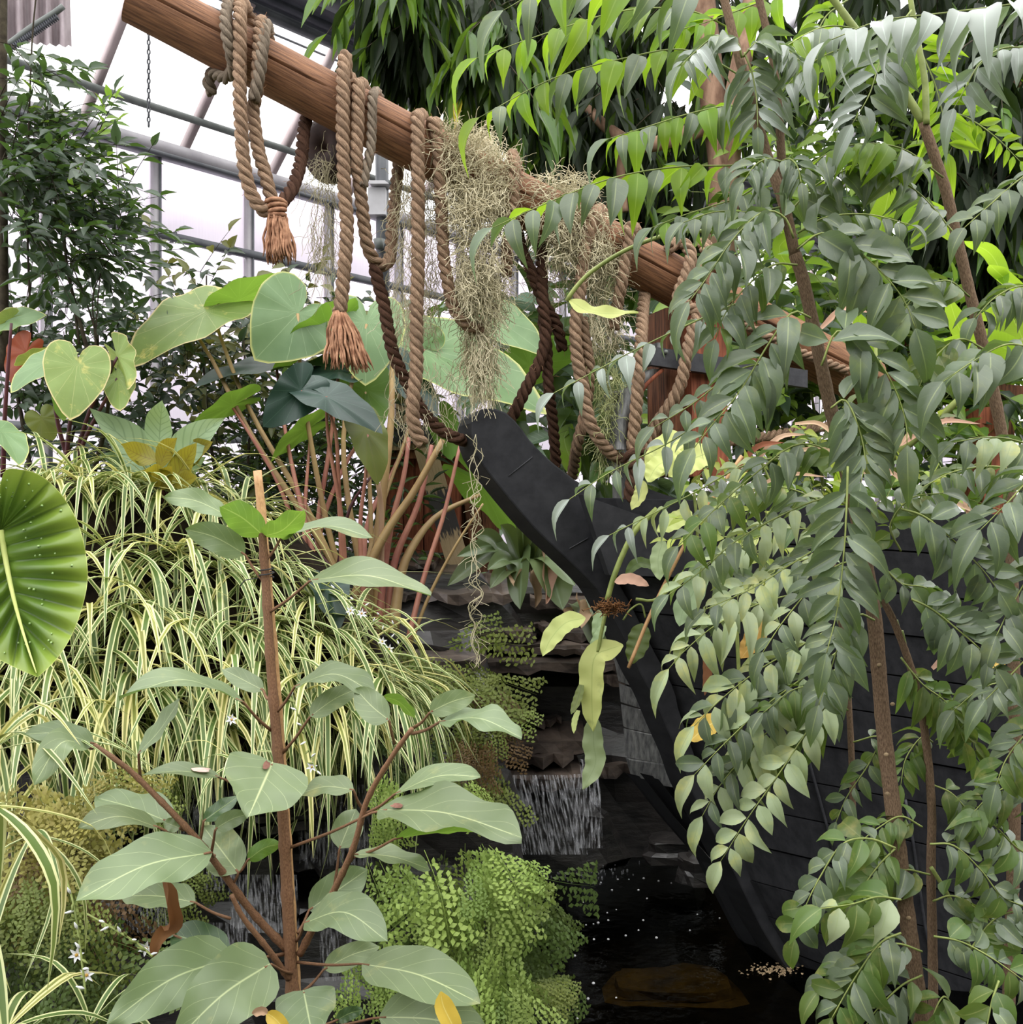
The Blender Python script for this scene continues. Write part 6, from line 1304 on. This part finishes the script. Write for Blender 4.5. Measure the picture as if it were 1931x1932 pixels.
def frond(root, px, Y, np_, Lpx, kind='n', hang=.35, wr=.40, face=.55, dY=-.05, start=.14, ang=58, two=True):
    """px: rachis points; Lpx: leaflet length in px; hang: droop of leaflets; face: how far the frond plane turns to the viewer"""
    fseed[0] += 1; r = random.Random(fseed[0]); k3 = len(px); np_ = max(4, round(np_*.88))
    q = smooth([P(a, b, Y+dY*i/(k3-1)) for i, (a, b) in enumerate(px)], 25); mb = MB(); tube(mb, q, taper(.0025, .0010, 25), 5)
    fr = mb.build('frond', MT['twig_green'], root); L = Lpx/FOC*Y; T, _ = frames(q)
    for i in range(np_):
        t = start+(1-start)*(i+.0)/np_; x = t*24; j = min(23, int(x)); p = q[j]+(q[j+1]-q[j])*(x-j); d = T[j]
        v = (EYE-p).normalized(); nn = (UPV*(1-face)+v*face); nn = nn-d*nn.dot(d)
        if nn.length < 1e-3: nn = d.orthogonal()
        nn.normalize(); s = d.cross(nn)
        sz = L*(.72+.36*math.sin(PI*min(1, .25+.7*t)))*r.uniform(.75,1.12)
        for sg in ((-1, 1) if two else (1,)):
            a = math.radians(ang+r.uniform(-14,14)); dd = (d*math.cos(a)+s*(sg*math.sin(a))-UPV*(hang*(.62 if face >= .44 else .9)*r.uniform(.5,1.5))+nn*r.uniform(-.25,.2)).normalized()
            ln = (nn+Vector((r.gauss(0,.26), r.gauss(0,.26), r.gauss(0,.2)))-s*(sg*-.35*hang)).normalized()
            kk = kind if len(kind) == 1 else kind[r.randrange(len(kind))]
            inst('leaflet', PM[kk][r.choice((0,0,1,2))], basis(p+dd*.004, dd, ln, sz, sz*wr*1.12*r.uniform(.85,1.15)), root, fr)
    kk = kind[0]; inst('leaflet', PM[kk][0], basis(q[-1], (T[-1]-UPV*hang*.5).normalized(), (UPV*(1-face)+(EYE-q[-1]).normalized()*face), L*1.05, L*wr*1.05), root, fr)
    return fr
A, B, C_, D_, E_ = SA
# upper left fronds hanging their leaflets down
frond(A,[(1440,300),(1390,312),(1280,315),(1160,335),(1040,380),(930,430)],2.3,13,84,'nnb',.62,.40,.35)
frond(A,[(1462,212),(1380,200),(1300,215),(1220,240),(1150,262)],2.35,11,74,'nnb',.6,.42,.3)
frond(A,[(1410,150),(1300,95),(1180,110),(1040,150),(905,222)],2.4,11,84,'bbn',.8,.40,.35)
frond(A,[(1390,60),(1300,20),(1180,20),(1040,60),(900,110)],2.5,9,90,'bbn',.7,.36,.35)
frond(A,[(1360,0),(1200,-40),(1050,-30),(950,20)],2.3,7,100,'nbg',.7,.36,.4)
frond(A,[(1455,330),(1400,370),(1340,390),(1280,410),(1230,430)],2.3,8,62,'nnb',.7,.44,.35)
frond(A,[(1480,390),(1420,400),(1350,400),(1290,420)],2.2,8,60,'nno',.65,.44,.35)
frond(A,[(1420,560),(1300,612),(1200,660),(1120,702),(1045,742)],2.25,8,62,'gn',.45,.38,.4)
frond(A,[(1450,760),(1340,792),(1250,842),(1150,892),(1075,942)],2.3,8,66,'gn',.4,.32,.4)
frond(A,[(1470,680),(1390,700),(1310,760),(1235,806)],2.25,8,64,'n',.45,.42,.45)
frond(A,[(1480,860),(1400,880),(1310,930),(1200,985),(1150,1010)],2.4,9,58,'gp',.4,.32,.4)
# star shaped fans near the trunk tops
frond(A,[(1400,110),(1390,80),(1350,70),(1310,100),(1285,125)],2.15,9,74,'nng',.3,.30,.3)
frond(A,[(1402,108),(1430,80),(1470,85),(1510,115)],2.15,9,74,'nng',.3,.30,.3)
frond(A,[(1405,100),(1420,140),(1428,190),(1430,240)],2.15,9,70,'nng',.35,.30,.6)
frond(A,[(1475,305),(1450,300),(1425,312),(1402,345)],2.1,7,62,'n',.35,.32,.5)
frond(A,[(1475,305),(1490,300),(1505,315),(1512,345)],2.1,7,56,'n',.35,.32,.5)
frond(A,[(1498,450),(1480,410),(1440,400),(1385,450),(1330,530),(1300,570)],2.05,13,86,'n',.5,.36,.45)
frond(A,[(1505,500),(1460,500),(1410,540),(1370,590),(1350,640)],2.1,9,70,'no',.5,.40,.45)
# fronds towards the right from the main trunk
frond(A,[(1505,470),(1550,440),(1600,460),(1660,510),(1705,565),(1728,620)],2.05,9,104,'n',.32,.42,.62)
frond(A,[(1490,400),(1540,350),(1600,320),(1660,300),(1720,310)],2.25,9,66,'nb',.6,.42,.35)
frond(A,[(1505,440),(1560,410),(1640,405),(1720,425)],2.15,8,54,'n',.6,.5,.3)
frond(A,[(1530,600),(1495,590),(1450,650),(1395,740),(1345,800),(1310,845)],2.05,11,92,'n',.45,.40,.5)
frond(A,[(1550,690),(1580,625),(1630,650),(1680,715),(1708,790),(1712,840)],2.0,9,104,'n',.35,.36,.6)
frond(A,[(1568,770),(1595,755),(1618,800),(1632,860),(1625,910)],2.0,10,84,'n',.4,.36,.6)
frond(A,[(1600,880),(1598,950),(1592,1050),(1580,1150),(1560,1232)],1.95,13,84,'n',.25,.34,.8)
frond(A,[(1600,910),(1560,850),(1500,840),(1430,890),(1350,960),(1280,1030)],2.15,13,66,'nno',.5,.40,.45)
frond(A,[(1610,960),(1560,940),(1480,970),(1390,1020),(1320,1080),(1262,1122)],2.2,13,62,'np',.45,.40,.45)
frond(A,[(1625,1010),(1570,1020),(1500,1060),(1420,1110),(1330,1150)],2.2,11,60,'npp',.45,.40,.45)
frond(A,[(1640,1100),(1600,1060),(1540,1100),(1480,1170),(1440,1230)],2.1,9,66,'np',.45,.38,.5)
frond(A,[(1650,1170),(1620,1160),(1590,1200),(1562,1280),(1545,1330)],2.0,9,74,'n',.35,.40,.7)
# pale fronds fanning over the dark hull
frond(D_,[(1500,1120),(1430,1140),(1350,1180),(1290,1230),(1262,1262)],2.6,9,84,'p',.5,.30,.5)
frond(D_,[(1560,1190),(1500,1225),(1430,1265),(1360,1320),(1310,1370)],2.55,11,84,'pn',.5,.34,.5)
frond(D_,[(1580,1230),(1500,1290),(1440,1335),(1370,1400),(1310,1462)],2.5,11,80,'pn',.45,.36,.5)
frond(D_,[(1590,1290),(1530,1370),(1470,1460),(1410,1545),(1360,1625)],2.45,12,66,'p',.4,.42,.6)
frond(D_,[(1580,1260),(1500,1330),(1420,1410),(1360,1480),(1325,1540)],2.55,11,78,'pn',.4,.34,.5)
frond(D_,[(1590,1320),(1540,1360),(1480,1390),(1400,1440)],2.6,9,62,'no',.5,.42,.45)
frond(D_,[(1570,1040),(1480,1070),(1380,1130),(1300,1200)],2.65,11,60,'pn',.45,.36,.5)
frond(D_,[(1600,1340),(1560,1300),(1500,1300),(1440,1345)],2.5,8,60,'no',.5,.42,.4)
frond(D_,[(1610,1400),(1660,1390),(1640,1440),(1600,1500),(1578,1550)],2.5,9,44,'no',.35,.40,.55)
frond(D_,[(1560,1000),(1470,1000),(1380,1040),(1300,1080)],2.7,10,58,'op',.45,.36,.5)
frond(D_,[(1560,950),(1480,920),(1400,930),(1320,980)],2.75,10,56,'on',.5,.38,.5)
# upper right
frond(B,[(2020,-10),(1900,10),(1780,25),(1660,40),(1570,75)],2.0,9,104,'g',.6,.42,.15)
frond(B,[(1990,100),(1900,90),(1850,120),(1820,170),(1800,205)],2.1,8,74,'g',.45,.34,.4)
frond(B,[(1720,20),(1690,60),(1660,120),(1640,180),(1608,235)],2.15,11,80,'gn',.2,.32,.7)
frond(B,[(1720,40),(1740,100),(1765,160),(1782,230),(1790,290)],2.5,12,74,'b',.12,.26,.85)
frond(B,[(1790,210),(1830,225),(1880,260),(1925,305)],2.5,9,44,'b',.35,.36,.7)
frond(B,[(1640,60),(1560,50),(1480,90),(1400,150)],2.3,10,72,'gnb',.55,.34,.35)
frond(B,[(1700,140),(1620,90),(1530,120),(1450,200)],2.3,10,74,'gnb',.55,.34,.35)
frond(B,[(1600,0),(1560,30),(1540,70),(1530,110)],2.55,8,56,'b',.2,.32,.7)
frond(B,[(1500,-20),(1420,10),(1340,40),(1270,60)],2.5,9,64,'b',.5,.34,.5)
frond(B,[(1780,335),(1700,280),(1600,275),(1510,320)],2.2,11,72,'nb',.6,.38,.35)
frond(B,[(2000,300),(1930,335),(1870,385),(1820,430)],2.05,8,56,'n',.45,.5,.5)
frond(B,[(1800,440),(1740,370),(1680,330),(1620,310)],2.25,9,70,'no',.6,.40,.35)
frond(B,[(1960,660),(1900,650),(1840,680),(1780,720)],1.95,6,88,'n',.8,.48,.5)
frond(B,[(1860,660),(1810,640),(1760,680),(1730,740)],2.1,7,72,'no',.7,.42,.45)
frond(B,[(1990,860),(1920,832),(1860,825),(1800,835)],2.05,7,64,'np',.7,.46,.4)
frond(B,[(1830,560),(1790,530),(1740,545),(1700,590)],2.2,8,64,'no',.6,.40,.4)
frond(B,[(1990,560),(1930,540),(1880,560),(1840,600)],2.15,8,60,'no',.6,.44,.4)
# right middle
frond(E_,[(1700,960),(1745,975),(1800,1020),(1850,1070),(1885,1115)],2.0,10,76,'n',.25,.40,.7)
frond(E_,[(1720,1130),(1760,1150),(1810,1190),(1850,1225),(1880,1262)],2.0,9,76,'n',.25,.42,.7)
frond(E_,[(2010,880),(1950,900),(1900,950),(1850,1000)],1.95,8,100,'n',.4,.40,.55)
frond(E_,[(2000,1050),(1950,1080),(1910,1140),(1880,1200)],2.0,8,76,'n',.35,.42,.6)
frond(E_,[(2010,1180),(1960,1220),(1910,1270),(1860,1320)],2.0,8,72,'n',.35,.42,.6)
frond(E_,[(1960,1330),(1900,1290),(1850,1300),(1800,1340)],2.2,9,62,'no',.55,.42,.45)
frond(E_,[(1990,1340),(1940,1380),(1900,1430),(1880,1480)],2.05,8,66,'no',.4,.46,.55)
frond(E_,[(1700,1040),(1680,990),(1720,940),(1780,930)],2.2,9,62,'no',.5,.42,.5)
frond(E_,[(1660,1060),(1700,1100),(1750,1110),(1800,1150)],2.3,9,60,'no',.5,.42,.5)
frond(E_,[(1960,1500),(1920,1480),(1870,1500),(1830,1540)],2.15,8,54,'no',.5,.5,.5)
frond(E_,[(1940,900),(1880,880),(1800,890),(1740,920)],2.3,9,60,'no',.55,.42,.4)
frond(E_,[(1700,1240),(1740,1290),(1790,1330),(1820,1400)],2.3,10,66,'oo',.45,.34,.5)
frond(E_,[(1760,1400),(1740,1390),(1710,1430),(1700,1480)],2.35,8,54,'o',.5,.34,.5)
frond(E_,[(1770,1340),(1800,1330),(1830,1370),(1840,1430)],2.35,8,62,'o',.5,.34,.5)
# lower right, rounder leaflets
frond(C_,[(1690,1600),(1640,1582),(1590,1592),(1550,1650),(1520,1710),(1500,1770)],2.1,10,64,'on',.4,.46,.5)
frond(C_,[(1700,1697),(1655,1692),(1610,1705),(1550,1714)],2.0,4,74,'op',.85,.52,.6)
frond(C_,[(1690,1600),(1660,1630),(1630,1670),(1610,1700)],2.15,7,54,'o',.3,.48,.6)
frond(C_,[(1755,1592),(1800,1595),(1850,1640),(1890,1690),(1935,1710)],2.1,9,52,'on',.3,.52,.6)
frond(C_,[(1762,1766),(1810,1775),(1860,1800),(1905,1830),(1945,1860)],2.0,8,62,'on',.3,.52,.65)
frond(C_,[(1885,1850),(1872,1890),(1860,1950),(1855,1990)],1.9,5,66,'no',.2,.46,.75)
frond(C_,[(1740,1795),(1690,1780),(1630,1800),(1580,1840),(1545,1870)],2.1,9,66,'on',.45,.46,.5)
frond(C_,[(1700,1760),(1660,1780),(1610,1850),(1570,1920)],2.05,8,76,'on',.4,.42,.55)
frond(C_,[(1755,1650),(1700,1640),(1640,1660),(1580,1720)],2.2,9,60,'on',.45,.48,.5)
frond(C_,[(1740,1840),(1700,1860),(1650,1910),(1620,1960)],2.1,8,72,'on',.4,.44,.5)
frond(C_,[(1760,1480),(1800,1500),(1850,1560),(1890,1600)],2.3,8,56,'on',.45,.5,.5)
frond(C_,[(1832,1790),(1870,1740),(1910,1720),(1960,1720)],2.1,8,58,'on',.4,.5,.5)
frond(C_,[(1760,1700),(1800,1690),(1850,1720),(1900,1770)],2.2,8,56,'on',.4,.5,.5)
frond(C_,[(1740,1560),(1700,1540),(1660,1560),(1620,1590)],2.2,8,52,'o',.5,.42,.5)
frond(C_,[(1960,1620),(1920,1600),(1880,1560),(1850,1540)],2.15,7,54,'on',.6,.52,.5)
frond(C_,[(1800,1900),(1780,1880),(1760,1920),(1750,1980)],2.1,6,70,'oo',.3,.36,.5)
# the pale green shoot curving over the ropes with one lobed leaf
sh = thing('pale_shoot', 'curved pale green shoot with one wavy yellow green leaf over the ropes', 'shoot', P(1360, 440, 2.6))
mb = MB(); tube(mb, smooth([P(1360,438,2.6), P(1280,438,2.62), P(1190,468,2.65), P(1120,510,2.66), P(1085,545,2.66), P(1070,568,2.66)], 24), taper(.005,.006,24), 6); mb.build('stalk', MT['twig_green'], sh)
mb = MB(); blade(mb, [P(1074,566,2.66), P(1120,590,2.62), P(1205,592,2.58)], .045, OBLONG, face_normal(P(1074,566,2.66), P(1205,592,2.58), .6), nv=16, fold=.15, wave=.14, wf=2.2); mb.build('leaf', M_EP, sh)
